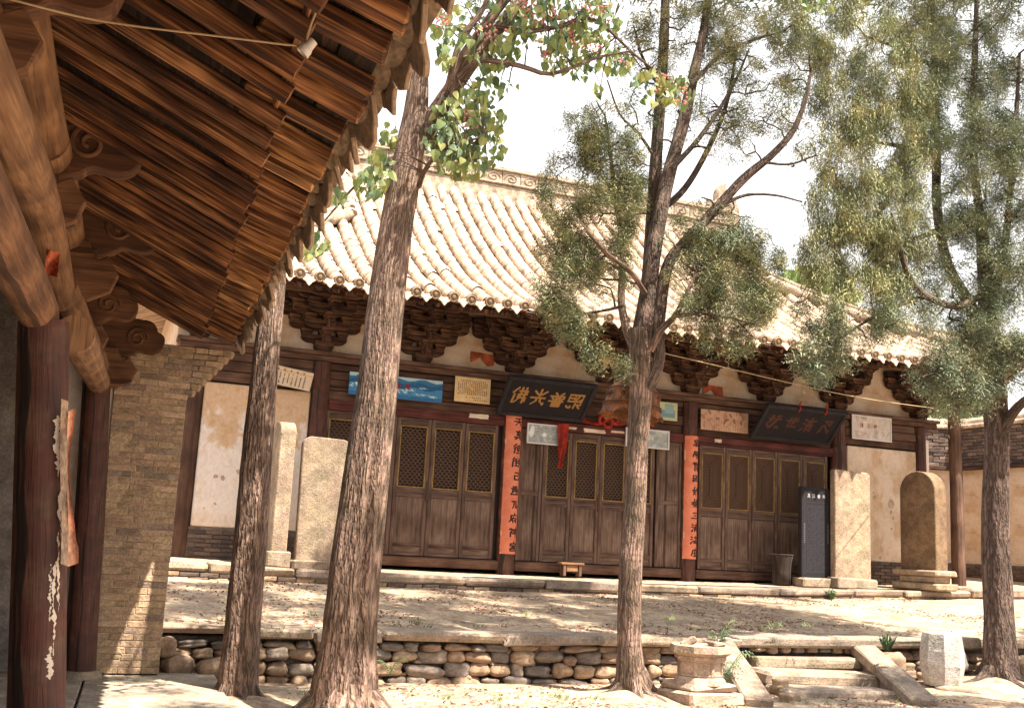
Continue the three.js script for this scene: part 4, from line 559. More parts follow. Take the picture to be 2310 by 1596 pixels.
function glyph(x, key, cx, cy, s, col, lw = 0.1, slant = 0) {
  x.strokeStyle = col; x.lineCap = 'round'; x.lineJoin = 'round';
  for (const st of GL2[key].split(' ')) { const p = []; for (let i = 0; i + 1 < st.length; i += 2) p.push([cx + (st[i] - 4.7 + slant * (4.5 - st[i + 1])) / 10 * s, cy + (st[i + 1] - 4.7) / 10 * s - 0.03 * (st[i] - 4.7) / 10 * s]);
    const n = p.length; for (let i = 1; i < n; i++) { x.lineWidth = s * lw * (i % 2 ? 1.1 : 0.8); x.beginPath(); x.moveTo(...p[i - 1]); x.lineTo(...p[i]); x.stroke(); } }
}
const keys = Object.keys(GL2);
function smallText(x, x0, y0, cols, rows, dx, dy, s, col, q, skip = 0.06) { for (let i = 0; i < cols; i++) for (let j = 0; j < rows; j++) if (q() > skip) glyph(x, keys[Math.floor(q() * keys.length)], x0 + i * dx, y0 + j * dy, s, col, 0.15); }
function mottle(x, w, h, q, n, cols, r0, r1, a) { for (let k = 0; k < n; k++) { x.globalAlpha = a * q(); x.fillStyle = cols[Math.floor(q() * cols.length)]; x.beginPath(); x.ellipse(q() * w, q() * h, r0 + q() * (r1 - r0), (r0 + q() * (r1 - r0)) * 0.5, q() * 3, 0, 7); x.fill(); } x.globalAlpha = 1; }
const panelUV = (w, h) => { const g = new THREE.PlaneGeometry(w, h); return clean(g); };
const faceMat = (t, o = {}) => new THREE.MeshStandardMaterial({ map: t, roughness: 0.8, ...o });
// a board with a printed face; corner photo directions met with a plane give its place and size
function board(name, label, category, c0, c1, z, draw, o = {}) {
  const a = pz(...c0, z), b = pz(...c1, z), w = b.x - a.x, h = a.y - b.y, t = thing(name, label, category, V((a.x + b.x) / 2, b.y, z));
  const g = new THREE.Group(); const rz = o.rz ?? 0;
  const bk = mesh('backing', uvBox(cbox(w, h, 0.03, 0.004), 0), o.back ?? MAT.hallDark); bk.position.set(0, h / 2, -0.018); bk.rotation.z = rz; t.add(bk);
  const f = mesh('face', panelUV(w - 0.012, h - 0.012), faceMat(canvasTex(o.tw ?? 512, Math.round((o.tw ?? 512) * h / w), draw), o.mat)); f.position.set(0, h / 2, 0.001); f.rotation.z = rz; t.add(f);
  if (o.frame) { const m = 0.03, fr = merge([bx(-w / 2, w / 2, h - m, h, -0.02, 0.02, 0.004), bx(-w / 2, w / 2, 0, m, -0.02, 0.02, 0.004), bx(-w / 2, -w / 2 + m, m, h - m, -0.02, 0.02, 0.004), bx(w / 2 - m, w / 2, m, h - m, -0.02, 0.02, 0.004)]); const q = mesh('frame', fr, o.frame); t.add(q); }
  if (o.tilt) t.rotation.x = o.tilt; if (o.group) t.userData.group = o.group; return t;
}
const SZ = FACE + 0.13;
board('text_board', 'curled cream notice with columns of brush text, pinned askew over the left plaster wall', 'notice', [590, 822], [702, 876], FACE + 0.34, (x, w, h) => { const q = rng(3); x.fillStyle = '#cdbba6'; x.fillRect(0, 0, w, h); mottle(x, w, h, q, 60, ['#a98a62', '#d8c8b4', '#b89c74'], 10, 60, 0.25); x.fillStyle = '#c89a3c'; x.fillRect(0, h * 0.17, w, h * 0.05); for (let i = 0; i < 5; i++) glyph(x, keys[i + 3], w * (0.3 + i * 0.13), h * 0.14, h * 0.13, '#5a3430', 0.13); smallText(x, w * 0.12, h * 0.32, 10, 7, w * 0.082, h * 0.092, h * 0.085, '#3c2a28', q, 0.12); }, { rz: -0.12, back: MAT.paper, tilt: 0.25 });
board('blue_sign', 'long blue landscape sign with red lettering over the left doors', 'sign', [789, 836], [997, 909], SZ, (x, w, h) => { const q = rng(5); const sky = ['#a9c4cf', '#2f6e97', '#1e5684', '#3b7fae', '#2b6aa0']; sky.forEach((c, i) => { x.fillStyle = c; x.beginPath(); x.moveTo(0, h * [0, 0.1, 0.25, 0.5, 0.8][i]); for (let k = 0; k <= 16; k++) x.lineTo(w * k / 16, h * ([0, 0.10, 0.24, 0.48, 0.82][i] + 0.07 * Math.sin(k * 1.3 + i) * (i && i < 4))); x.lineTo(w, h); x.lineTo(0, h); x.fill(); });
  for (const [cx, cy, rx, ry] of [[0.06, 0.55, 0.08, 0.1], [0.55, 0.65, 0.08, 0.10], [0.66, 0.55, 0.06, 0.06], [0.80, 0.42, 0.07, 0.03], [0.78, 0.72, 0.12, 0.03], [0.9, 0.78, 0.06, 0.05], [0.35, 0.6, 0.08, 0.05]]) for (let k = 0; k < 18; k++) { x.globalAlpha = 0.5; x.fillStyle = '#dfe6e0'; x.beginPath(); x.ellipse(w * (cx + (q() - 0.5) * rx * 1.6), h * (cy + (q() - 0.5) * ry * 1.6), w * rx * 0.2, h * ry * 0.3, q(), 0, 7); x.fill(); } x.globalAlpha = 1; mottle(x, w, h, q, 70, ['#123f6b', '#4c93bd', '#1a4d74'], 4, 26, 0.35);
  ['shen', 'ci', 'tian', 'guang'].forEach((k, i) => glyph(x, k, w * (0.09 + i * 0.055), h * 0.16, h * 0.15, '#8e1f22', 0.15)); ['fo', 'guang', 'shen', 'dian'].forEach((k, i) => glyph(x, k, w * (0.30 + i * 0.107), h * 0.42, h * 0.26, '#8a1520', 0.17)); for (let i = 0; i < 9; i++) glyph(x, keys[i * 2], w * (0.10 + i * 0.052), h * (0.74 + (i % 2) * 0.02), h * 0.1, '#8a2a2a', 0.15); for (let i = 0; i < 10; i++) glyph(x, keys[i + 7], w * (0.66 + i * 0.026), h * 0.91, h * 0.06, '#203a5c', 0.15); }, { tw: 1024 });
board('cream_plaque', 'cream enamel plaque with rounded corners and rows of small text', 'plaque', [1027, 846], [1105, 912], SZ, (x, w, h) => { const q = rng(6); x.fillStyle = '#d9bb8c'; x.fillRect(0, 0, w, h); mottle(x, w, h, q, 50, ['#c49858', '#e4cda4'], 20, 90, 0.25); smallText(x, w * 0.17, h * 0.15, 14, 1, w * 0.052, h, h * 0.055, '#4a2a1e', q); smallText(x, w * 0.10, h * 0.23, 16, 7, w * 0.053, h * 0.073, h * 0.055, '#53301f', q, 0.1); smallText(x, w * 0.34, h * 0.80, 8, 1, w * 0.055, h, h * 0.055, '#53301f', q); smallText(x, w * 0.55, h * 0.89, 8, 1, w * 0.05, h, h * 0.05, '#53301f', q); });
board('blue_poster', 'pale blue and cream poster with red lettering beside the forked trunk', 'poster', [1425, 897], [1528, 950], SZ, (x, w, h) => { const q = rng(8); x.fillStyle = '#b9b78e'; x.fillRect(0, 0, w, h); x.fillStyle = '#6d8f9c'; x.fillRect(w * 0.02, h * 0.42, w * 0.93, h * 0.42); x.fillStyle = '#88a3a4'; x.fillRect(w * 0.72, h * 0.1, w * 0.2, h * 0.5); mottle(x, w, h, q, 60, ['#52788a', '#93aeb2', '#5f7f92'], 4, 22, 0.3); ['fo', 'guang', 'shen', 'dian'].forEach((k, i) => glyph(x, k, w * (0.2 + i * 0.14), h * 0.42, h * 0.2, '#93241d', 0.17)); });
board('stained_paper', 'brown-stained paper notice between the right banner and the black plaque', 'notice', [1581, 920], [1688, 978], SZ, (x, w, h) => { const q = rng(9); x.fillStyle = '#b8937c'; x.fillRect(0, 0, w, h); smallText(x, w * 0.08, h * 0.5, 18, 6, w * 0.05, h * 0.08, h * 0.06, '#8a6050', q, 0.3); mottle(x, w, h, q, 60, ['#6b3d2a', '#8e5a3f', '#c9a58c'], 6, 45, 0.45); for (const [a, b] of [[0.18, 0.12], [0.35, 0.4], [0.55, 0.42], [0.7, 0.45], [0.62, 0.2], [0.85, 0.5], [0.5, 0.55]]) { x.globalAlpha = 0.5; x.fillStyle = '#59301f'; x.beginPath(); x.ellipse(a * w, b * h, w * 0.05, h * 0.06, q() * 3, 0, 7); x.fill(); } x.globalAlpha = 1; });
board('framed_picture', 'white-framed faded picture with brown lettering above the right plaster wall', 'picture', [1921, 932], [2011, 997], FACE + 0.17, (x, w, h) => { const q = rng(10); x.fillStyle = '#c9bdb3'; x.fillRect(0, 0, w, h); mottle(x, w, h, q, 120, ['#e6ddd2', '#9d928c', '#b2a69c', '#8d847f', '#d8cfc4'], 10, 60, 0.4); ['fo', 'yi', 'shen'].forEach((k, i) => glyph(x, k, w * (0.25 + i * 0.17), h * 0.43, h * 0.2, '#8a4a38', 0.12)); smallText(x, w * 0.1, h * 0.70, 6, 3, w * 0.05, h * 0.07, h * 0.055, '#a5705e', q); smallText(x, w * 0.12, h * 0.1, 5, 1, w * 0.06, h, h * 0.06, '#8a5f52', q); }, { frame: M(lin(0.62, 0.60, 0.60), null, { roughness: 0.5 }) });
const glassPic = (name, label, c0, c1, seed) => board(name, label, 'picture', c0, c1, FACE + 0.12, (x, w, h) => { const q = rng(seed); x.fillStyle = '#9fa2a0'; x.fillRect(0, 0, w, h); mottle(x, w, h, q, 110, ['#c9cdcb', '#6f7876', '#868e8c', '#e3e5e2', '#7a8380'], 8, 48, 0.5); for (const [a, b, c, d] of [[0.13, 0.4, 0.07, 0.3], [0.5, 0.5, 0.05, 0.1]]) { x.globalAlpha = 0.7; x.fillStyle = '#f2f2ef'; x.beginPath(); x.ellipse(a * w, b * h, c * w, d * h, 0.2, 0, 7); x.fill(); } x.globalAlpha = 1; }, { frame: M(lin(0.6, 0.58, 0.58), null, { roughness: 0.4 }), mat: { roughness: 0.15 }, back: MAT.paper, group: 'glazed pictures under the middle lintel' });
glassPic('glazed_picture', 'glazed pale picture hung beside the left banner, partly behind red cloth', [1190, 952], [1266, 1005], 12); glassPic('glazed_picture', 'glazed pale picture hung beside the right banner, next to the forked trunk', [1412, 962], [1509, 1014], 14);
for (const [c0, c1, label] of [[[1057, 930], [1103, 946], 'torn white paper patch on the lintel over the left doors'], [[1262, 959], [1302, 969], 'strip of white paper on the lintel left of the red bow'], [[1316, 964], [1366, 978], 'blotched white paper strip on the lintel under the red bow'], [[1377, 969], [1410, 978], 'short strip of white paper on the lintel right of the red bow'], [[1612, 988], [1628, 998], 'small white paper scrap on the lintel over the right doors']]) {
  const z = FACE + 0.094, a = pz(...c0, z), b = pz(...c1, z), q = rng(Math.round(c0[0])), pts = []; const w = b.x - a.x, h = a.y - b.y; for (let k = 0; k < 18; k++) { const t = k / 18 * 6.283; pts.push([clamp(Math.cos(t) * 0.75, -0.5, 0.5) * w * (0.86 + q() * 0.14), clamp(Math.sin(t) * 0.85, -0.5, 0.5) * h * (0.75 + q() * 0.25)]); }
  solo('paper_patch', label, 'paper', extrude(pts, 0.004, 0), MAT.paper, V((a.x + b.x) / 2, (a.y + b.y) / 2, z + 0.003), 'paper scraps on the lintels'); }
for (const [px, py2, label] of [[1088, 808, 'ragged orange paper stuck to the plaster above the left doors'], [1608, 880, 'ragged orange paper stuck to the plaster above the right banner']]) { const p = pz(px, py2, FACE - 0.085); const s = [[-0.26, 0.13], [0.25, 0.10], [0.26, -0.12], [0.12, -0.15], [0.02, -0.06], [-0.05, 0.02], [-0.14, -0.05], [-0.25, -0.10]]; solo('orange_scrap', label, 'paper', extrude(s, 0.006, 0), MAT.orange, p, 'orange papers on the plaster'); }

// couplets pasted round the two middle columns
function couplet(x, y0, y1, list, label, seed) {
  const r = 0.196, fz = FACE, a0 = 0.15, a1 = 2.55, h = y1 - y0, w = r * (a1 - a0), q = rng(seed);
  const tw = 256, th = 2048; const t = canvasTex(tw, th, (c, W, H) => { c.fillStyle = '#d27a5c'; c.fillRect(0, 0, W, H); mottle(c, W, H, q, 160, ['#dc8f73', '#c56a4e', '#e09c80', '#bd6046'], 20, 120, 0.28); list.forEach((k, i) => glyph(c, k, W * (0.60 + (q() - 0.5) * 0.06), H * (0.055 + i * 0.099), H * 0.070, '#33130f', 0.13, 0.04)); for (let k = 0; k < 6; k++) { c.fillStyle = '#e0b49a'; c.globalAlpha = 0.7; c.fillRect(k % 2 ? 0 : W * 0.96, H * q(), W * 0.04 * (1 + q()), H * 0.03 * (1 + q() * 2)); } c.globalAlpha = 1; });
  const n = 40, e0 = [], e1 = []; for (let i = 0; i <= n; i++) { e0.push((q() - 0.5) * 0.06); e1.push((q() - 0.5) * 0.09); }
  const g = sheet(14, n, (a, b) => { const i = Math.round(b * n), A = a1 + e0[i], B = a0 + e1[i], th2 = A + (B - A) * a; return V(Math.cos(th2) * (r + 0.004), b * h, Math.sin(th2) * (r + 0.004)); }, (a, b) => [a, b]);
  solo('couplet_banner', label, 'banner', g, faceMat(t), V(x, y0, fz), 'couplet banners on the hall columns');
}
couplet(7.57, 1.42, 4.20, ['tian', 'zhen', 'de', 'yu', 'yi', 'you', 'jiu', 'fu', 'shen', 'gong'], 'orange paper couplet with black brush characters on the column under the gilt plaque', 31);
couplet(11.69, 1.50, 4.10, ['bao', 'dian', 'long', 'ming', 'ru', 'ti', 'san', 'qing', 'fa', 'zuo'], 'orange paper couplet with black brush characters on the column right of the forked trunk', 37);

// hanging name boards, leaning out at the top
function plaque(x0, x1, yb, label, list, col, ribs) {
  const w = x1 - x0, H = 0.96, t = thing('name_board', label, 'name board', V((x0 + x1) / 2, yb, FACE + 0.22), 'name boards over the hall doors'); t.rotation.x = 0.80;
  t.add(mesh('board', uvBox(tf(cbox(w, H, 0.06, 0.01), 0, H / 2, -0.032), 0), MAT.black));
  const f = mesh('face', panelUV(w - 0.16, H - 0.16), faceMat(canvasTex(1024, Math.round(1024 * (H - 0.16) / (w - 0.16)), (x, W, h) => { const q = rng(51); x.fillStyle = '#151017'; x.fillRect(0, 0, W, h); mottle(x, W, h, q, 80, ['#1d1820', '#0e0b12', '#241b20'], 20, 120, 0.3); list.forEach((k, i) => glyph(x, k, W * (0.155 + i * 0.232), h * 0.46, h * 0.52, col, 0.10, 0.06)); }), { roughness: 0.95 })); f.position.set(0, H / 2, 0.002); t.add(f);
  t.add(mesh('frame', merge([bx(-w / 2, w / 2, H - 0.08, H, -0.03, 0.03, 0.01), bx(-w / 2, w / 2, 0, 0.08, -0.03, 0.03, 0.01), bx(-w / 2, -w / 2 + 0.08, 0.08, H - 0.08, -0.03, 0.03, 0.01), bx(w / 2 - 0.08, w / 2, 0.08, H - 0.08, -0.03, 0.03, 0.01)]), MAT.black));
  for (const rx of ribs) t.add(mesh('red_tie', limb([V(rx, H - 0.09, 0.04), V(rx, H + 0.01, 0.05), V(rx, H + 0.03, -0.02), V(rx + 0.02, H + 0.12, -0.06)], [0.018, 0.02, 0.02, 0.016], { seg: 6 }), MAT.cloth));
}
{ const a = pz(1118, 922, FACE + 0.2), b = pz(1308, 948, FACE + 0.2); plaque(a.x, b.x + 0.05, 4.16, 'black name board with four gilt characters, hung tilted over the left banner', ['fo', 'guang', 'pu', 'zhao'], '#97703f', []); }
{ const a = pz(1690, 985, FACE + 0.2), b = pz(1868, 1000, FACE + 0.2); plaque(a.x, b.x, 4.18, 'blackened name board with dull brown characters and red ties, tilted over the right doors', ['ci', 'shi', 'ji', 'min'], '#46291c', [-0.25, 0.45]); }

{ // red cloth swag and bow on the middle lintel
  const t = thing('red_cloth', 'red cloth swag with a bow draped along the middle lintel', 'cloth', pz(1370, 955, FACE + 0.16)); const Pz = (x, y, dz = 0.16) => pz(x, y, FACE + dz).sub(t.position);
  const tail = sheet(6, 20, (a, b) => { const p = Pz(1256 + a * 30 - b * 4 + 6 * Math.sin(b * 5), 955 + b * 98, 0.17); const pinch = 1 - 0.45 * Math.exp(-((b - 0.85) ** 2) / 0.01); p.x = Pz(1271 - b * 8, 955 + b * 98).x + (a - 0.5) * 0.27 * (1 - 0.55 * b) * pinch; p.z += 0.03 * Math.sin(a * 12 + b * 4); return p; }, (a, b) => [a * 0.3, b]);
  t.add(mesh('hanging_tail', tail, MAT.cloth));
  for (const [x0, y0, x1, y1, sag] of [[1308, 942, 1358, 952, 6], [1388, 952, 1428, 946, 5], [1428, 946, 1475, 955, 4]]) t.add(mesh('swag', sheet(12, 5, (a, b) => { const p = Pz(x0 + (x1 - x0) * a, y0 + (y1 - y0) * a + sag * Math.sin(a * 3.14) + (b - 0.5) * (9 + 5 * Math.cos(a * 6)), 0.16 + 0.03 * Math.sin(b * 9 + a * 3)); return p; }, (a, b) => [a, b * 0.3]), MAT.cloth));
  for (const [cx, cy, r] of [[1360, 944, 0.10], [1384, 945, 0.10], [1371, 955, 0.08], [1368, 938, 0.06]]) { const p = Pz(cx, cy, 0.2), g = new THREE.TorusGeometry(r, 0.035, 6, 14); g.rotateY(rr(-0.5, 0.5)); g.rotateX(rr(-0.5, 0.5)); g.translate(p.x, p.y, p.z); t.add(mesh('bow_loop', clean(g), MAT.cloth)); }
}
{ // iron bell hung in the forked tree
  const p = pz(1423, 940, -12.35), t = thing('iron_bell', 'large rusty iron bell with cast relief hanging behind the forked trunk', 'bell', p); t.rotation.z = -0.10; t.scale.setScalar(0.88);
  const h = 0.66, prof = [[0.49, 0], [0.46, 0.03], [0.435, 0.12], [0.40, 0.28], [0.355, 0.42], [0.27, 0.55], [0.16, 0.62], [0.0, 0.645]];
  const g = new THREE.LatheGeometry([...prof].map((q) => new THREE.Vector2(...q)), 40); const pos = g.attributes.position; for (let i = 0; i < pos.count; i++) { const x = pos.getX(i), y = pos.getY(i), z = pos.getZ(i), a = Math.atan2(z, x), sc = y < 0.08 ? 1 : 1 + 0.012 * Math.sin(a * 10 + y * 22) + 0.010 * Math.sin(a * 16 - y * 30); const low = y < 0.05 ? 0.03 * Math.cos(a * 8) : 0; pos.setXYZ(i, x * sc, y + low - 0.0, z * sc); } g.computeVertexNormals(); t.add(mesh('bell_body', uvBox(g, 1), MAT.iron));
  for (const [y, r] of [[0.13, 0.442], [0.17, 0.434], [0.40, 0.372], [0.50, 0.315]]) { const q = new THREE.TorusGeometry(r, 0.012, 6, 40); q.rotateX(Math.PI / 2); q.translate(0, y, 0); t.add(mesh('relief_band', clean(q), MAT.iron)); }
  for (let k = 0; k < 8; k++) { const a = k * Math.PI / 4; const q = scroll(0.075); q.rotateY(Math.PI / 2 - a); q.translate(Math.cos(a) * 0.405, 0.285, Math.sin(a) * 0.405); t.add(mesh('relief_scroll', q, MAT.iron)); }
  t.add(mesh('crown', merge([lathe([[0, 0.62], [0.13, 0.62], [0.12, 0.68], [0.15, 0.73], [0.17, 0.76], [0.13, 0.77], [0, 0.77]], 16), (() => { const q = new THREE.TorusGeometry(0.07, 0.025, 8, 16); q.translate(0, 0.82, 0); return q; })()]), MAT.iron));
  t.add(mesh('hanging_rope', limb([V(0, 0.85, 0), V(0.02, 1.1, 0.1), V(0.06, 1.42, 0.42)], [0.014, 0.014, 0.014], { seg: 6 }), MAT.wire));
}
// ---------------------------------------------------------------- steles, vat, stool, post, boundary wall
function slabStele(W, H, T, round, chip = 0.02) { const s = new THREE.Shape(), e = W / 2; s.moveTo(-e, 0); s.lineTo(e, 0); s.lineTo(e, H - round); if (round >= e) { s.absarc(0, H - e, e, 0, Math.PI, false); } else { s.quadraticCurveTo(e, H - round * 0.25, e - round, H); s.lineTo(-e + round, H + chip); s.quadraticCurveTo(-e, H - round * 0.25, -e, H - round); } s.lineTo(-e, 0); return extrude(s, T, 0.015, 1, 14); }
function stele(label, x, z, yb, W, H, T, round, mat, ry, baseFn, rz = 0) { const t = thing('stone_stele', label, 'stele', V(x, platY(x) + 0.02, z), 'steles along the platform'); t.rotation.y = ry; const b0 = yb - (platY(x) + 0.02); const sl = mesh('slab', slabStele(W, H, T, round), mat); sl.position.y = b0; sl.rotation.z = rz; t.add(sl); baseFn(t, b0); return t; }
const blockBase = (w, d, m) => (t, h) => t.add(mesh('base_block', uvBox(tf(cbox(w, h + 0.03, d, 0.03, 0.04), 0, (h + 0.03) / 2 - 0.015, 0), 0), m));
stele('tall narrow stele seen edge-on behind the thinner trunk', 2.86, -18.55, 1.28, 0.62, 2.2, 0.27, 0.2, MAT.steleL, -Math.PI / 2 + 0.06, (t, h) => { t.add(mesh('base_block', uvBox(tf(cbox(0.7, h + 0.02, 0.42, 0.03, 0.02), 0, h / 2, 0), 0), MAT.slab[2])); }, 0.01);
stele('broad pale stele with clipped corners leaning against the left doors', 3.61, -18.45, 1.17, 0.82, 2.08, 0.16, 0.12, MAT.stele, 0.05, (t, h) => { t.add(mesh('base_block', uvBox(tf(cbox(0.95, h + 0.02, 0.5, 0.03, 0.04), -0.04, h / 2 - 0.01, 0.06), 0), MAT.slab[2])); }, 0.015);
{ const t = stele('black stele with rows of white engraved text on a pale block', 14.2, -18.8, 1.24, 0.70, 1.87, 0.14, 0.02, MAT.black, -0.03, blockBase(0.82, 0.42, MAT.slab[2])); const b0 = 1.24 - platY(14.2) - 0.02;
  const f = mesh('engraved_face', panelUV(0.66, 1.82), faceMat(canvasTex(512, 1412, (x, w, h) => { const q = rng(77); x.fillStyle = '#100e15'; x.fillRect(0, 0, w, h); mottle(x, w, h, q, 60, ['#17141c', '#0b0910'], 20, 100, 0.3); x.strokeStyle = '#3a3641'; x.lineWidth = 3; x.strokeRect(w * 0.11, h * 0.15, w * 0.78, h * 0.80); for (let k = 0; k < 46; k++) { x.fillStyle = k > 17 && k < 29 ? '#55515c' : '#26232b'; x.fillRect(w * 0.025, h * (0.02 + k * 0.021), w * 0.06, h * 0.012); x.fillRect(w * 0.915, h * (0.02 + k * 0.021), w * 0.06, h * 0.012); } x.fillStyle = '#0b090f'; x.fillRect(w * 0.14, h * 0.04, w * 0.72, h * 0.07); ['zhen', 'fa', 'pu', 'tian'].forEach((k, i) => glyph(x, k, w * (0.22 + i * 0.19), h * 0.075, h * 0.05, '#8f8b90', 0.13)); smallText(x, w * 0.17, h * 0.19, 14, 44, w * 0.051, h * 0.0175, h * 0.014, '#2b2731', q, 0.15); }), { roughness: 0.92 })); f.position.set(0, b0 + 0.94, 0.0725); t.add(f); }
stele('tall square-topped pale stele beside the black one', 15.0, -18.62, 1.27, 0.92, 2.24, 0.17, 0.015, MAT.steleL, 0.03, blockBase(1.05, 0.5, MAT.slab[0]));
stele('thick round-topped stele with a lit edge on a stepped plinth', 16.72, -18.35, 1.52, 0.86, 2.10, 0.40, 0.43, MAT.steleD, -1.37, (t, h) => { const P = (n, w, d, y0, y1) => t.add(mesh(n, uvBox(tf(cbox(w, y1 - y0, d, 0.02, 0.015), 0, (y0 + y1) / 2, 0), 0), MAT.steleL)); P('plinth', 1.15, 0.72, 0, 0.14); P('waist', 0.92, 0.52, 0.137, 0.30); P('table', 1.12, 0.70, 0.297, h); });
MAT.vat = woodS(0.075, 0.052, 0.042);
{ const x = 13.55, z = -19.05, y = platY(x) + 0.06; const t = thing('water_vat', 'dark flared wooden vat beside the black stele', 'vat', V(x, y, z)); t.add(mesh('vat_body', uvBox(lathe([[0, 0], [0.20, 0], [0.195, 0.25], [0.21, 0.45], [0.25, 0.60], [0.235, 0.61], [0.19, 0.46], [0.17, 0.05], [0, 0.05]], 24), 1), MAT.vat)); t.add(mesh('rim', (() => { const g = new THREE.TorusGeometry(0.243, 0.016, 6, 28); g.rotateX(Math.PI / 2); g.translate(0, 0.61, 0); return clean(g); })(), MAT.vat)); }
{ const x = 8.85, z = -19.45, y = platY(x) + 0.085; const t = thing('wooden_stool', 'small low wooden stool at the foot of the middle doors', 'stool', V(x, y, z)); t.add(mesh('seat', uvBox(tf(cbox(0.50, 0.045, 0.22, 0.01), 0, 0.24, 0), 0), MAT.paleLog)); for (const sx of [-0.17, 0.17]) for (const sz of [-0.07, 0.07]) t.add(mesh('leg', uvBox(tf(cbox(0.06, 0.22, 0.045, 0.006), sx, 0.11, sz), 1), MAT.hallBeam)); t.add(mesh('apron', uvBox(tf(cbox(0.24, 0.12, 0.02, 0.006), 0, 0.15, 0.07), 0), MAT.paleLog)); }
{ const a = pz(2163, 1308, -18.7), b = pz(2151, 930, -18.7), y = platY(a.x) + 0.03; const t = thing('timber_post', 'weathered timber post propping the right corner eave', 'post', V(a.x, y, -18.7)); t.add(mesh('shaft', limb([V(0, 0, 0), V(0.0, 1.9, 0), V(b.x - a.x, 5.02 - y + 0.9, 0)], [0.155, 0.145, 0.135], { seg: 14, rough: 0.03, step: 0.2 }), MAT.hallBeam)); t.add(mesh('pad_stone', uvBox(tf(cbox(0.42, 0.10, 0.4, 0.03, 0.03), 0, 0.0, 0), 0), MAT.slab[0])); }
{ // boundary wall: plaster over brick dado, ledge, dark brick parapet, sunlit coping
  const t = thing('boundary_wall', 'tall plastered courtyard wall with a dark brick parapet right of the hall', 'wall', V(21.5, 0.8, -20));
  const C = V(21.9, 0, -22.6), segs = [[V(17.2, 0, -24.6), C], [C, V(22.4, 0, -12)]];
  segs.forEach(([a, b], si) => { const d = b.clone().sub(a), L = d.length(), ry = -Math.atan2(d.z, d.x), mid = a.clone().lerp(b, 0.5); const at = (g) => { g.rotateY(ry); g.translate(mid.x, 0, mid.z); return g; };
    const T = 0.4; part(t, 'plaster_face', at(bx(-L / 2, L / 2, 1.75, 4.22, -T / 2, T / 2, 0.01)), MAT.plaster); part(t, 'brick_dado', at(bx(-L / 2, L / 2, 0.6, 1.745, -T / 2 - 0.03, T / 2 + 0.03, 0.01)), MAT.dMortar);
    part(t, 'ledge', at(bx(-L / 2, L / 2, 4.223, 4.32, -T / 2 - 0.1, T / 2 + 0.12, 0.01)), MAT.hallDark); part(t, 'parapet_core', at(bx(-L / 2, L / 2, 4.323, 5.34, -T / 2 + 0.03, T / 2 - 0.03, 0.01)), MAT.dMortar);
    const N = Math.floor(L / 0.32); const gs = MAT.wallBrick ??= [0, 1, 2].map(() => uvBox(cbox(0.305, 0.083, 0.10, 0.006, 0.012), 0));
    const vis = (k) => si === 0 ? k > N * 0.35 : k < N * 0.62;
    for (let r = 0; r < 11; r++) for (let k = 0; k < N; k++) { if (!vis(k)) continue; const q = V(-L / 2 + 0.16 + k * 0.32 + (r % 2) * 0.15, 4.37 + r * 0.091, T / 2 - 0.04 + rr(-0.01, 0.012)).applyAxisAngle(V(0, 1, 0), ry).add(mid); const m = part(t, 'brick', gs[(r + k) % 3], MAT.dBrick[Math.floor(R() * 4)], q); m.rotation.y = ry; }
    part(t, 'coping', at(merge([bx(-L / 2, L / 2, 5.345, 5.46, -T / 2 - 0.08, T / 2 + 0.08, 0.03), limb([V(-L / 2, 5.5, 0), V(L / 2, 5.5, 0)], [0.16, 0.16], { seg: 10, step: 0.3, rough: 0.05 })])), MAT.tile[2]);
const dl = []; for (let r = 0; r < 7; r++) for (let k = 0; k < Math.min(N, 24); k++) { if (!vis(k) || (si === 1 && k > 12)) continue; const q = V(-L / 2 + 0.16 + k * 0.32 + (r % 2) * 0.15, 1.12 + r * 0.091, T / 2 + 0.0 + rr(-0.008, 0.01)).applyAxisAngle(V(0, 1, 0), ry).add(mid); const g = gs[(r + k) % 3].clone(); g.rotateY(ry); g.translate(q.x, q.y, q.z); dl.push(g); } stuff(part(t, 'dado_bricks', merge(dl), MAT.dBrick[1]));
  });
  for (const [px, y, s] of [[2137, 2.55, 0.16], [2137, 1.98, 0.17]]) { const p = pz(px, 1150, -23.1); const pts = []; for (let k = 0; k < 9; k++) { const a = k / 9 * 6.283; pts.push([Math.cos(a) * s * rr(0.7, 1.1), Math.sin(a) * s * rr(0.8, 1.2)]); } const g = extrude(pts, 0.012, 0); g.rotateY(-Math.atan2(2.0, 4.7)); g.translate(p.x, y, -24.6 + (p.x - 17.2) * 2.0 / 4.7 + 0.225); part(t, 'plaster_scar', g, MAT.plasterG); }
}
{ const a = pz(1495, 795, -11.75), b = pz(2145, 925, -18.6); const t = solo('slack_wire', 'thin pale wire strung from the forked trunk to the timber post', 'wire', limb([V(0, 0, 0), b.clone().sub(a).multiplyScalar(0.5).add(V(0, -0.10, 0)), b.clone().sub(a)], [0.008, 0.008, 0.008], { seg: 5 }), MAT.wire, a); }
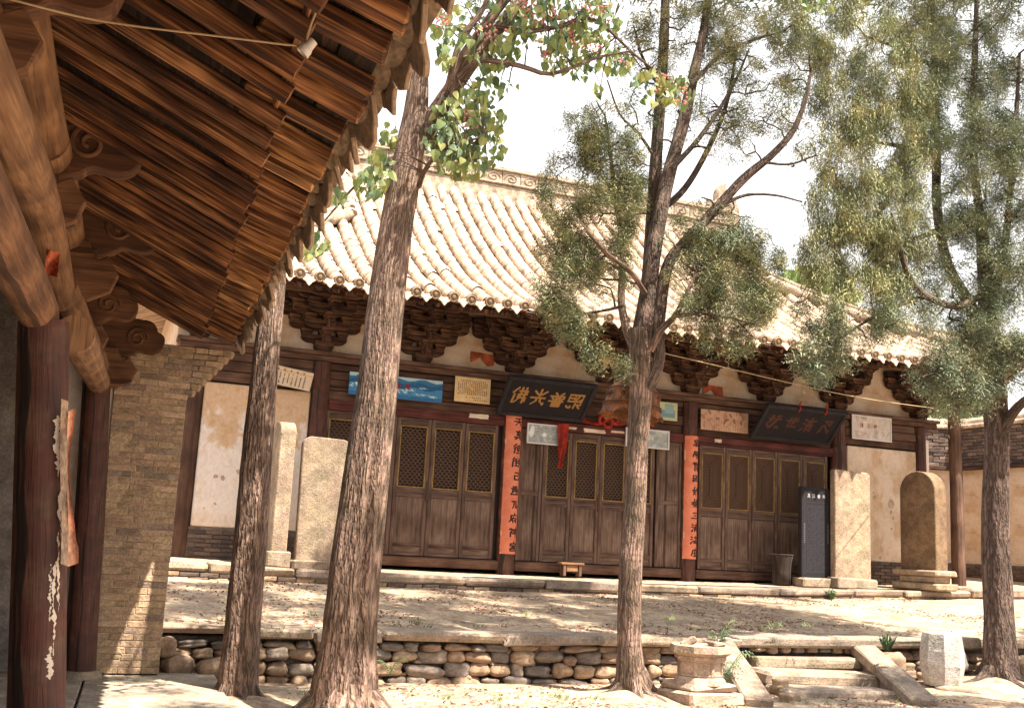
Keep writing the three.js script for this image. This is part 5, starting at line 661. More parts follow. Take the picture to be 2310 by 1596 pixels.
// ---------------------------------------------------------------- trees
const leafM = (r, g, b, t = 0.35) => new THREE.MeshPhysicalMaterial({ color: lin(r, g, b), roughness: 0.85, transmission: t, thickness: 0, side: THREE.DoubleSide });
function tuftGeo(seed, n, len, droop, w) { // juniper spray: thin scaly strands drooping from a short twig
  const q = rng(seed), pos = [], nor = [];
  const tri = (a, b, c) => { pos.push(a.x, a.y, a.z, b.x, b.y, b.z, c.x, c.y, c.z); };
  for (let k = 0; k < n; k++) {
    const s = q(), base = V((s - 0.5) * 0.08 + (q() - 0.5) * 0.20, -s * 0.16 + (q() - 0.5) * 0.12, (q() - 0.5) * 0.20), az = q() * 6.283;
    let d = V(Math.cos(az) * 0.75, 0.35 - q() * droop, Math.sin(az) * 0.75).normalize(); let p = base; const L = len * (0.55 + q() * 0.8), side = V(-Math.sin(az), (q() - 0.5) * 0.8, Math.cos(az)).normalize();
    let wd = w * (0.7 + q() * 0.6), prev = [p.clone().addScaledVector(side, -wd * 0.5), p.clone().addScaledVector(side, wd * 0.5)];
    for (let j = 1; j <= 2; j++) { d = d.clone().add(V(0, -0.42 * droop, 0)).normalize(); p = p.clone().addScaledVector(d, L / 2); const ww = j === 1 ? wd : wd * 0.15; const cur = [p.clone().addScaledVector(side, -ww * 0.5), p.clone().addScaledVector(side, ww * 0.5)]; tri(prev[0], prev[1], cur[1]); tri(prev[0], cur[1], cur[0]); prev = cur; }
  }
  const g = new THREE.BufferGeometry(); g.setAttribute('position', new THREE.Float32BufferAttribute(pos, 3)); g.computeVertexNormals(); return clean(g);
}
const TUFT = [tuftGeo(1, 54, 0.062, 0.6, 0.0085), tuftGeo(2, 54, 0.078, 1.1, 0.008)];
const JUN = new THREE.MeshStandardMaterial({ roughness: 0.9, side: THREE.DoubleSide });
function foliage(parent, list, geo, mat, tints, name, seed, sc = [0.8, 1.35]) { // list of points
  const q = rng(seed), im = new THREE.InstancedMesh(geo, mat, list.length); im.name = name; im.userData.kind = 'stuff'; im.castShadow = im.receiveShadow = true; const m = new THREE.Matrix4(), e = new THREE.Euler(), qt = new THREE.Quaternion(), c = new THREE.Color();
  list.forEach((p, i) => { e.set((q() - 0.5) * 0.7, q() * 6.283, (q() - 0.5) * 0.7); qt.setFromEuler(e); const s = sc[0] + q() * (sc[1] - sc[0]); m.compose(p, qt, V(s, s * (0.9 + q() * 0.4), s)); im.setMatrixAt(i, m); const t = tints[Math.floor(q() * tints.length)], k = 0.75 + q() * 0.5; c.setRGB(t[0] * k, t[1] * k, t[2] * k); im.setColorAt(i, c); });
  parent.add(im); return im;
}
const h3 = (i, j, k) => { let n = Math.imul(i, 374761393) + Math.imul(j, 668265263) + Math.imul(k, 1274126177) | 0; n = Math.imul(n ^ (n >>> 13), 1274126177); return ((n ^ (n >>> 16)) >>> 0) / 4294967296; };
const vn3 = (x, y, z) => { const i = Math.floor(x), j = Math.floor(y), k = Math.floor(z), s = (t) => t * t * (3 - 2 * t), a = s(x - i), b = s(y - j), c = s(z - k); let r = 0; for (let d = 0; d < 8; d++) { const p = d & 1, q = d >> 1 & 1, w = d >> 2; r += h3(i + p, j + q, k + w) * (p ? a : 1 - a) * (q ? b : 1 - b) * (w ? c : 1 - c); } return r; };
const nz = (x, y, z) => (vn3(x * 0.8, y * 0.8, z * 0.8) - 0.5) * 3.2 + (vn3(x * 2.1 + 9, y * 2.1, z * 2.1) - 0.5) * 1.6;
// blobs: [px, py, rx, ry (photo units), depth z, half depth, sprays] -> crown points and twigs that feed them
function crownPoints(blobs, seed, gap = 0.1, thin = 1) {
  const q = rng(seed), out = [];
  for (let [bxp, byp, rx, ry, z, dz, n] of blobs) { let k = 0, tries = 0; n = Math.round(n * thin); while (k < n && tries++ < n * 14) { const a = q() * 6.283, r = Math.pow(q(), 0.62) * 1.18, w = (q() + q() + q()) / 1.5 - 1; const p = pz(bxp + Math.cos(a) * r * rx, byp + Math.sin(a) * r * ry, z + w * dz); if (nz(p.x * 4.0, p.y * 4.0, p.z * 4.0) + (q() - 0.5) * 1.1 < gap) continue; out.push(p); k++; } }
  return out;
}
function twigs(pts, anchors, seed, every, mat, parent) { // fine twigs: every chosen spray joins the nearest limb point or twig already placed
  const q = rng(seed), l = [], P = pts.filter((p, i) => i % every === 0).map((p) => ({ p, d: Math.min(...anchors.map((a) => a.distanceTo(p))) })).sort((a, b) => a.d - b.d), net = anchors.map((a) => ({ p: a, r: 0.02 }));
  for (const { p } of P) { let best = null, bd = 0.95; for (const a of net) { const d = a.p.distanceTo(p) + Math.max(0, a.p.y - p.y) * 0.5; if (d < bd) { bd = d; best = a; } } if (!best) continue; const r1 = Math.max(0.0055, Math.min(0.015, best.r * 0.74)); if (bd > 0.08) l.push(limb([best.p, best.p.clone().lerp(p, 0.5).add(V((q() - 0.5) * 0.07, (q() - 0.2) * 0.06, (q() - 0.5) * 0.07)), p], [r1 * 1.15, r1, r1 * 0.7], { seg: 4, caps: false, step: 0.3 })); net.push({ p, r: r1 }); }
  if (l.length) parent.add(mesh('twigs', merge(l), mat));
}
function limbPts(list, z0) { return list.map(([x, y, dz = 0]) => pz(x, y, z0 + dz)); }
const pxm = (z) => Math.abs(z) / 2369 * 1.12; // metres per photo unit near that depth
function trunk(t, name, list, rad, z0, o, mat) { const P = limbPts(list, z0).map((p) => p.sub(t.position)); const g = limb(P, rad.map((r) => r * pxm(z0)), o); t.add(mesh(name, g, mat)); return P.map((p) => p.clone().add(t.position)); }
function denser(P, n = 6) { const c = new THREE.CatmullRomCurve3(P); return c.getPoints(P.length * n); }
function roots(t, r, n, seed, mat, len = 0.55) { const q = rng(seed); for (let k = 0; k < n; k++) { const a = k / n * 6.283 + q() * 0.7, L = len * (0.6 + q() * 0.7); t.add(mesh('root', limb([V(Math.cos(a) * r * 0.35, 0.26, Math.sin(a) * r * 0.35), V(Math.cos(a) * r * 0.95, 0.07, Math.sin(a) * r * 0.95), V(Math.cos(a) * (r + L * 0.5), 0.012, Math.sin(a) * (r + L * 0.5)), V(Math.cos(a + 0.15) * (r + L), -0.08, Math.sin(a + 0.15) * (r + L))], [r * 0.42, r * 0.30, r * 0.17, r * 0.06], { seg: 8, rough: 0.06, seed: seed + k, step: 0.08 }), mat)); } }

function outOfFrame(p) { const d = p.clone().sub(EYE), z = d.dot(FWD); if (z < 0.1) return true; const x = 512 + FOCAL * d.dot(RT) / z, y = 353.5 - FOCAL * d.dot(UPV) / z; return y < -15 || x > 1045 || x < -20; }
function canopy(t, c, r, n, seed) { // unseen upper crown foliage above the picture, placed to dapple the ground
  const q = rng(seed), out = []; let tries = 0; while (out.length < n && tries++ < n * 60) { const p = V(q() * 2 - 1, q() * 2 - 1, q() * 2 - 1); if (p.length() > 1) continue; const w = p.clone().multiply(r).add(c); if (nz(w.x * 1.8, w.y * 0.8, w.z * 2.6) + (q() - 0.5) * 0.3 < 0.25 || !outOfFrame(w)) continue; out.push(w.sub(t.position)); }
  foliage(t, out, TUFT[0], JUN, [[0.13, 0.16, 0.07], [0.16, 0.18, 0.07]], 'crown', seed + 1, [1.7, 2.8]); }
// tree 1: the thinner trunk
{ const z = -11.3, b = pz(533, 1580, z), t = thing('tree', 'slim ridged trunk rising close to the brick pier and behind the eave', 'tree', V(b.x, GY, z), 'courtyard trees');
  trunk(t, 'trunk', [[533, 1592], [537, 1545], [548, 1400], [566, 1200], [581, 1000], [598, 820], [612, 690], [620, 600], [632, 400], [640, 200], [650, 0], [655, -300]], [47, 38, 33, 31, 29, 26, 24.5, 23.5, 22, 20, 17, 10], z, { seg: 48, rough: 0.03, fine: 0.03, flute: (u) => 0.05 * (1 - u) + 0.02, seed: 3, step: 0.09 }, MAT.bark);
  roots(t, 0.23, 6, 71, MAT.bark, 0.4);
  // its crown stands above the frame
  const c = []; const q = rng(5); const cr = V(b.x + 0.9, 9.2, z - 0.2); t.add(mesh('crown_limbs', merge([[1.2, 0.6], [-0.9, 0.9], [0.2, -1.2]].map(([dx, dz], i) => limb([V(0.75, 7.4, 0), V(0.75 + dx * 0.5, 8.4, dz * 0.5), V(0.8 + dx, 9.4, dz)], [0.07, 0.05, 0.02], { seg: 7, seed: i }))), MAT.bark));
  for (let k = 0; k < 700; k++) { const p = V(q() * 2 - 1, q() * 2 - 1, q() * 2 - 1); if (p.length() > 1 || nz(p.x * 4, p.y * 4, p.z * 4) < 0) continue; c.push(p.multiply(V(1.7, 1.1, 1.7)).add(V(0.9, 9.2, -0.2))); }
  foliage(t, c, TUFT[0], JUN, [[0.10, 0.13, 0.045]], 'crown', 8, [1.2, 1.9]); }

// tree 2: big broadleaf trunk with a side limb
const heart = (() => { const L = 0.13, s = [[0, 0], [0.035, -0.012], [0.058, -0.035], [0.056, -0.062], [0.036, -0.092], [0, -0.135]]; const pos = []; const P = (i, sx) => V(s[i][0] * sx, s[i][1], 0.022 * Math.abs(s[i][0]) / 0.05 - 0.25 * s[i][1] * s[i][1] * 6); for (const sx of [-1, 1]) for (let i = 1; i < 5; i++) { const m0 = V(0, s[i][1], -0.25 * s[i][1] ** 2 * 6), a = i === 1 ? V(0, 0, 0) : V(0, s[i - 1][1] * 1.0, -0.25 * s[i - 1][1] ** 2 * 6), b = P(i, sx), p = i === 1 ? null : P(i - 1, sx); if (i === 1) pos.push(a, b, V(0, s[1][1] - 0.01, 0)); else { pos.push(a, p, b); pos.push(a, b, m0); } if (i === 4) { pos.push(m0, b, V(0, s[5][1], -0.25 * s[5][1] ** 2 * 6)); } } const g = new THREE.BufferGeometry(); g.setAttribute('position', new THREE.Float32BufferAttribute(pos.flatMap((v) => [v.x, v.y, v.z]), 3)); g.computeVertexNormals(); return clean(g); })();
const LEAFM = [leafM(0.13, 0.19, 0.045, 0.45), leafM(0.19, 0.24, 0.06, 0.5), leafM(0.075, 0.135, 0.05, 0.35), leafM(0.27, 0.28, 0.07, 0.5)];
{ const z = -10.0, b = pz(772, 1610, z), t = thing('tree', 'thick deeply furrowed broadleaf trunk with a slanting limb and heart-shaped leaves', 'tree', V(b.x, GY, z), 'courtyard trees');
  trunk(t, 'trunk', [[768, 1625], [772, 1590], [785, 1450], [798, 1300], [822, 1100], [848, 900], [868, 700], [893, 520], [914, 400], [928, 320], [938, 250], [944, 180], [946, 130]], [82, 70, 54, 50, 46.5, 42, 39, 35, 33, 31, 26, 22, 17], z, { seg: 56, rough: 0.03, fine: 0.03, flute: (u) => 0.09 * (1 - u) ** 2 + 0.025, seed: 11, step: 0.09, groove: [4.72, 0.30, 0.55] }, MAT.bark);
  roots(t, 0.42, 7, 91, MAT.bark, 0.35);
  const A = trunk(t, 'limb', [[925, 350], [960, 290], [1000, 230], [1045, 165], [1090, 105], [1140, 45], [1200, -30], [1270, -140], [1310, -300]], [24, 21, 20, 18, 16, 14, 12, 9, 5], z, { seg: 20, rough: 0.04, fine: 0.03, seed: 12, step: 0.1 }, MAT.bark);
  const B = trunk(t, 'limb', [[1010, 215, 0.05], [1040, 140, 0.2], [1080, 80, 0.3], [1130, 10, 0.35], [1190, -60, 0.4]], [13, 13, 12, 11, 9], z, { seg: 14, rough: 0.04, seed: 13, step: 0.12 }, MAT.bark);
  const C = trunk(t, 'branch', [[1000, 235, 0.1], [1015, 180, 0.3], [1040, 90, 0.4], [1090, 20, 0.5], [1110, -40, 0.5]], [8, 8, 7, 6, 4], z, { seg: 8, step: 0.15 }, MAT.bark);
  const D = trunk(t, 'branch', [[1035, 175, 0.2], [1075, 138, 0.4], [1120, 138, 0.5], [1180, 150, 0.6], [1235, 167, 0.6], [1290, 152, 0.6], [1345, 130, 0.6], [1420, 115, 0.7]], [7, 6.5, 6, 5.5, 5, 4, 3.5, 2], z, { seg: 8, step: 0.12 }, MAT.bark);
  const E = trunk(t, 'branch', [[945, 420, 0.1], [960, 380, 0.35], [990, 345, 0.5], [1040, 320, 0.6], [1090, 310, 0.6]], [6, 5, 4, 3, 2], z, { seg: 7, step: 0.12 }, MAT.bark);
  const F = trunk(t, 'branch', [[900, 420, -0.3], [870, 370, -0.5], [845, 380, -0.6], [800, 420, -0.6], [730, 500, -0.6]], [6, 5, 4, 3, 2], z, { seg: 7, step: 0.12 }, MAT.bark);
  const G = trunk(t, 'branch', [[1120, 60, 0.2], [1190, 70, 0.4], [1260, 60, 0.5], [1330, 40, 0.5], [1440, 130, 0.3], [1520, 190, 0.3]], [7, 6, 5, 4, 3, 2], z, { seg: 7, step: 0.15 }, MAT.bark);
  const anch = [A, B, C, D, E, F, G].flatMap((x) => denser(x, 4));
  const q = rng(21), leavesP = [];
  const cl = [[1030, 305, 70, 55, 85], [1085, 330, 55, 45, 60], [1040, 365, 60, 38, 55], [985, 300, 35, 50, 30], [1010, 250, 30, 40, 22], [1060, 230, 55, 35, 55], [1100, 265, 45, 30, 35], [1050, 60, 45, 60, 45], [1000, 60, 25, 55, 22], [1110, 110, 60, 40, 60], [1150, 60, 55, 55, 60], [1240, 40, 70, 50, 85], [1300, 90, 55, 45, 60], [1340, 50, 60, 55, 70], [1260, 115, 45, 40, 40], [1385, 130, 45, 35, 40], [1310, 155, 25, 18, 12], [1480, 190, 55, 40, 38], [1530, 200, 40, 35, 26], [1350, 205, 14, 20, 5], [855, 380, 32, 50, 44], [830, 410, 35, 30, 26], [880, 300, 22, 30, 14], [715, 540, 26, 28, 16], [690, 560, 22, 16, 8], [770, 440, 18, 22, 8], [1180, -20, 120, 40, 60], [1200, -140, 160, 90, 160], [1330, -240, 160, 110, 190], [1230, -380, 190, 110, 170], [1840, 5, 40, 18, 14], [1110, 190, 60, 30, 25], [1005, 130, 20, 30, 10]];
  for (const [x, y, rx, ry, n] of cl) for (let k = 0; k < n * 1.25; k++) { const a = q() * 6.283, r = Math.sqrt(q()); leavesP.push({ p: pz(x + Math.cos(a) * r * rx, y + Math.sin(a) * r * ry, z + (q() - 0.5) * 1.1 + 0.15), s: 0.50 + q() * 0.5, r: [-0.5 + q() * 0.9, q() * 6.283, (q() - 0.5) * 0.9], m: Math.floor(q() * 4) }); }
  leavesP.forEach((l) => l.p.sub(t.position)); leavesP.sort((a, b2) => b2.s - a.s);
  const crown = mesh('crown', (() => { const l = []; leavesP.forEach((o, i) => { if (i % 5) return; const w = o.p.clone().add(t.position); let best = null, bd = 9; for (const a of anch) { const d = a.distanceTo(w); if (d < bd) { bd = d; best = a; } } if (bd > 0.55) return; l.push(limb([best.clone().sub(t.position), best.clone().lerp(w, 0.5).sub(t.position).add(V(0, 0.06, 0)), o.p], [0.009, 0.006, 0.003], { seg: 4, caps: false, step: 0.3 })); }); return merge(l); })(), MAT.bark); t.add(crown);
  leavesP.slice(0, 300).forEach((o) => { const m = mesh('leaf', heart, LEAFM[o.m]); m.position.copy(o.p); m.rotation.set(...o.r); m.scale.setScalar(o.s); crown.add(m); });
  const rest = leavesP.slice(300), im = new THREE.InstancedMesh(heart, leafM(1, 1, 1, 0.45), rest.length); im.name = 'foliage'; im.userData.kind = 'stuff'; im.castShadow = im.receiveShadow = true; const mm = new THREE.Matrix4(), ee = new THREE.Euler(), qq = new THREE.Quaternion(); rest.forEach((o, i) => { ee.set(...o.r); mm.compose(o.p, qq.setFromEuler(ee), V(o.s, o.s, o.s)); im.setMatrixAt(i, mm); im.setColorAt(i, LEAFM[o.m].color); }); t.add(im);
  canopy(t, V(4.5, 10.2, -11.6), V(2.4, 0.7, 1.7), 170, 45); canopy(t, V(4.1, 8.9, -7.6), V(1.6, 0.7, 1.5), 110, 47);  // second canopy hangs unseen toward the camera, added to shade the trunks
  // pink seed clusters
  const seeds = []; for (const [x, y] of [[1000, 40], [1190, 20], [1215, 45], [1280, 60], [1300, 100], [1345, 100], [1360, 30], [1225, 110], [1320, 25], [1400, 150], [1090, 75], [1130, 85], [1060, 270], [1495, 185], [1535, 215], [1250, 20]]) for (let k = 0; k < 22; k++) seeds.push(pz(x + (q() - 0.5) * 34, y + (q() - 0.5) * 40, z + 0.4 + (q() - 0.5) * 0.3).sub(t.position));
  const sm = new THREE.InstancedMesh(new THREE.IcosahedronGeometry(0.014, 0), M(lin(0.50, 0.17, 0.17)), seeds.length); sm.name = 'seed_clusters'; sm.userData.kind = 'stuff'; seeds.forEach((p, i) => { mm.makeTranslation(p.x, p.y, p.z); sm.setMatrixAt(i, mm); }); t.add(sm);
}
// tree 3: forked juniper
{ const z = -11.65, b = pz(1428, 1575, z), t = thing('tree', 'forked grey juniper standing in front of the middle doors', 'tree', V(b.x, GY, z), 'courtyard trees');
  const o = (seed, seg = 14) => ({ seg, rough: 0.045, fine: 0.03, seed, step: 0.1 });
  const T = trunk(t, 'trunk', [[1428, 1590], [1424, 1555], [1420, 1450], [1422, 1300], [1431, 1150], [1439, 1000], [1446, 880], [1444, 800], [1440, 740]], [46, 36, 26, 25, 24, 24, 27, 26, 22], z, { seg: 40, rough: 0.045, fine: 0.03, flute: (u) => 0.10 * (1 - u) ** 3 + 0.03, seed: 33, step: 0.08 }, MAT.bark);
  roots(t, 0.25, 7, 55, MAT.bark, 0.6);
  const L = [
    trunk(t, 'limb', [[1445, 800], [1458, 720], [1470, 600], [1490, 480], [1512, 380], [1540, 280], [1562, 180], [1585, 80], [1600, -20], [1610, -120]], [22, 21, 19, 18, 16, 15, 13, 11, 9, 6], z, o(34, 18), MAT.barkD),
    trunk(t, 'limb', [[1440, 760, -0.1], [1462, 640, -0.2], [1472, 500, -0.3], [1480, 360, -0.3], [1490, 220, -0.35], [1498, 80, -0.4], [1503, -60, -0.4]], [18, 18, 17, 15, 14, 13, 10], z, o(35, 16), MAT.barkD),
    trunk(t, 'limb', [[1448, 890, 0.05], [1474, 850, 0.12], [1487, 800, 0.15], [1484, 755, 0.12], [1490, 690, 0.1], [1510, 590, 0.1], [1560, 530, 0.1], [1620, 465, 0.15], [1680, 400, 0.2], [1740, 350, 0.3], [1785, 300, 0.35], [1812, 240, 0.4], [1830, 160, 0.4]], [15, 14, 14, 15, 15, 14, 13, 12, 11, 9, 8, 6, 4], z, o(36, 16), MAT.barkD),
    trunk(t, 'limb', [[1432, 790, -0.05], [1413, 740, -0.1], [1402, 680, -0.15], [1404, 600, -0.2], [1400, 520, -0.25], [1385, 420, -0.25], [1375, 330, -0.3], [1365, 260, -0.3]], [10, 10, 9, 8, 7, 6, 4, 2], z, o(37, 12), MAT.bark),
    trunk(t, 'branch', [[1468, 790, 0.2], [1490, 745, 0.35], [1520, 715, 0.45], [1550, 660, 0.5], [1575, 600, 0.5]], [8, 8, 7, 5, 3], z, o(38, 10), MAT.barkR),
    trunk(t, 'branch', [[1525, 712, 0.45], [1580, 706, 0.6], [1640, 715, 0.7], [1700, 730, 0.7]], [5, 4, 3, 2], z, o(39, 8), MAT.barkD),
    trunk(t, 'branch', [[1455, 660, 0.2], [1420, 610, 0.45], [1380, 580, 0.55], [1340, 540, 0.6], [1310, 500, 0.6]], [6, 6, 5, 4, 2], z, o(40, 8), MAT.barkR),
    trunk(t, 'branch', [[1404, 690, 0.0], [1360, 700, 0.15], [1310, 705, 0.2], [1280, 690, 0.2]], [4, 3, 2.5, 2], z, o(41, 8), MAT.barkD),
    trunk(t, 'branch', [[1515, 380, 0.1], [1570, 320, 0.2], [1620, 250, 0.25], [1660, 180, 0.3], [1690, 110, 0.3]], [7, 6, 5, 4, 2], z, o(42, 8), MAT.barkD),
    trunk(t, 'branch', [[1560, 190, 0.1], [1620, 130, 0.2], [1700, 90, 0.3], [1770, 70, 0.35]], [6, 5, 4, 2], z, o(43, 8), MAT.barkD),
    trunk(t, 'branch', [[1480, 480, -0.2], [1540, 430, -0.2], [1600, 330, -0.1], [1640, 230, 0], [1660, 120, 0]], [9, 8, 7, 5, 3], z, o(44, 8), MAT.barkD),
    trunk(t, 'branch', [[1720, 365, 0.3], [1780, 370, 0.35], [1840, 350, 0.4]], [4, 3, 2], z, o(45, 6), MAT.barkD),
    trunk(t, 'branch', [[1615, 470, 0.15], [1680, 440, 0.2], [1750, 440, 0.25], [1810, 455, 0.3]], [5, 4, 3, 2], z, o(46, 6), MAT.barkD),
    trunk(t, 'branch', [[1480, 360, -0.3], [1440, 300, -0.3], [1400, 260, -0.3], [1370, 180, -0.3]], [5, 4, 3, 2], z, o(47, 6), MAT.barkD),
    trunk(t, 'branch', [[1490, 200, -0.35], [1450, 130, -0.35], [1430, 60, -0.35]], [5, 4, 2], z, o(48, 6), MAT.barkD),
  ];
  const blobs = [
    [1330, 330, 75, 90, z, 0.55, 330], [1370, 270, 55, 55, z, 0.5, 170], [1300, 430, 75, 80, z, 0.6, 330], [1370, 450, 70, 80, z, 0.6, 280], [1275, 540, 60, 70, z + 0.2, 0.5, 260], [1340, 580, 80, 80, z + 0.2, 0.6, 330], [1275, 630, 60, 60, z + 0.3, 0.5, 240], [1300, 690, 55, 50, z + 0.3, 0.4, 180], [1250, 660, 30, 40, z + 0.3, 0.3, 70], [1385, 520, 50, 90, z, 0.5, 180],
    [1460, 330, 50, 70, z - 0.2, 0.5, 130], [1430, 400, 40, 60, z, 0.5, 110],
    [1560, 540, 60, 60, z + 0.1, 0.5, 230], [1640, 560, 80, 75, z + 0.3, 0.55, 440], [1590, 620, 75, 65, z + 0.4, 0.5, 330], [1685, 620, 75, 65, z + 0.4, 0.5, 400], [1640, 690, 90, 50, z + 0.5, 0.5, 340], [1720, 670, 50, 45, z + 0.4, 0.4, 150], [1570, 700, 50, 45, z + 0.4, 0.5, 120], [1720, 590, 45, 50, z + 0.4, 0.4, 110], [1600, 500, 60, 50, z + 0.1, 0.5, 150], [1640, 750, 60, 30, z + 0.5, 0.4, 90], [1735, 560, 40, 40, z + 0.2, 0.4, 70],
    [1440, 120, 50, 90, z - 0.3, 0.5, 130], [1550, 100, 60, 100, z - 0.1, 0.6, 150], [1640, 120, 70, 90, z + 0.2, 0.6, 190], [1720, 60, 80, 70, z + 0.3, 0.6, 200], [1600, 230, 60, 70, z, 0.6, 120], [1650, 300, 60, 60, z + 0.1, 0.5, 90], [1520, 240, 40, 60, z - 0.2, 0.4, 60], [1760, 230, 60, 70, z + 0.3, 0.5, 110], [1800, 130, 60, 70, z + 0.3, 0.6, 150], [1690, 250, 40, 60, z + 0.2, 0.4, 60], [1800, 330, 40, 50, z + 0.3, 0.4, 50], [1480, 20, 60, 40, z - 0.3, 0.4, 70], [1640, 20, 90, 40, z, 0.5, 130],
    [1350, 790, 28, 30, z + 0.5, 0.2, 36], [1300, 745, 24, 22, z + 0.4, 0.2, 22], [1405, 800, 18, 34, z + 0.2, 0.2, 24],
  ];
  const pts = crownPoints(blobs, 61, 0.2, 0.6), anch = [T, ...L].flatMap((x) => denser(x, 4));
  const tw = new THREE.Group(); twigs(pts, anch, 62, 3, MAT.barkD, { add: (m) => { m.position.copy(t.position).negate(); t.add(m); } });
  canopy(t, V(7.6, 10.7, -12.7), V(3.2, 0.8, 1.8), 210, 65);
  foliage(t, pts.map((p) => p.clone().sub(t.position)), TUFT[0], JUN, [[0.19, 0.205, 0.105], [0.23, 0.225, 0.11], [0.15, 0.18, 0.11], [0.27, 0.24, 0.12], [0.11, 0.145, 0.085]], 'crown', 63, [0.6, 1.05]);
}
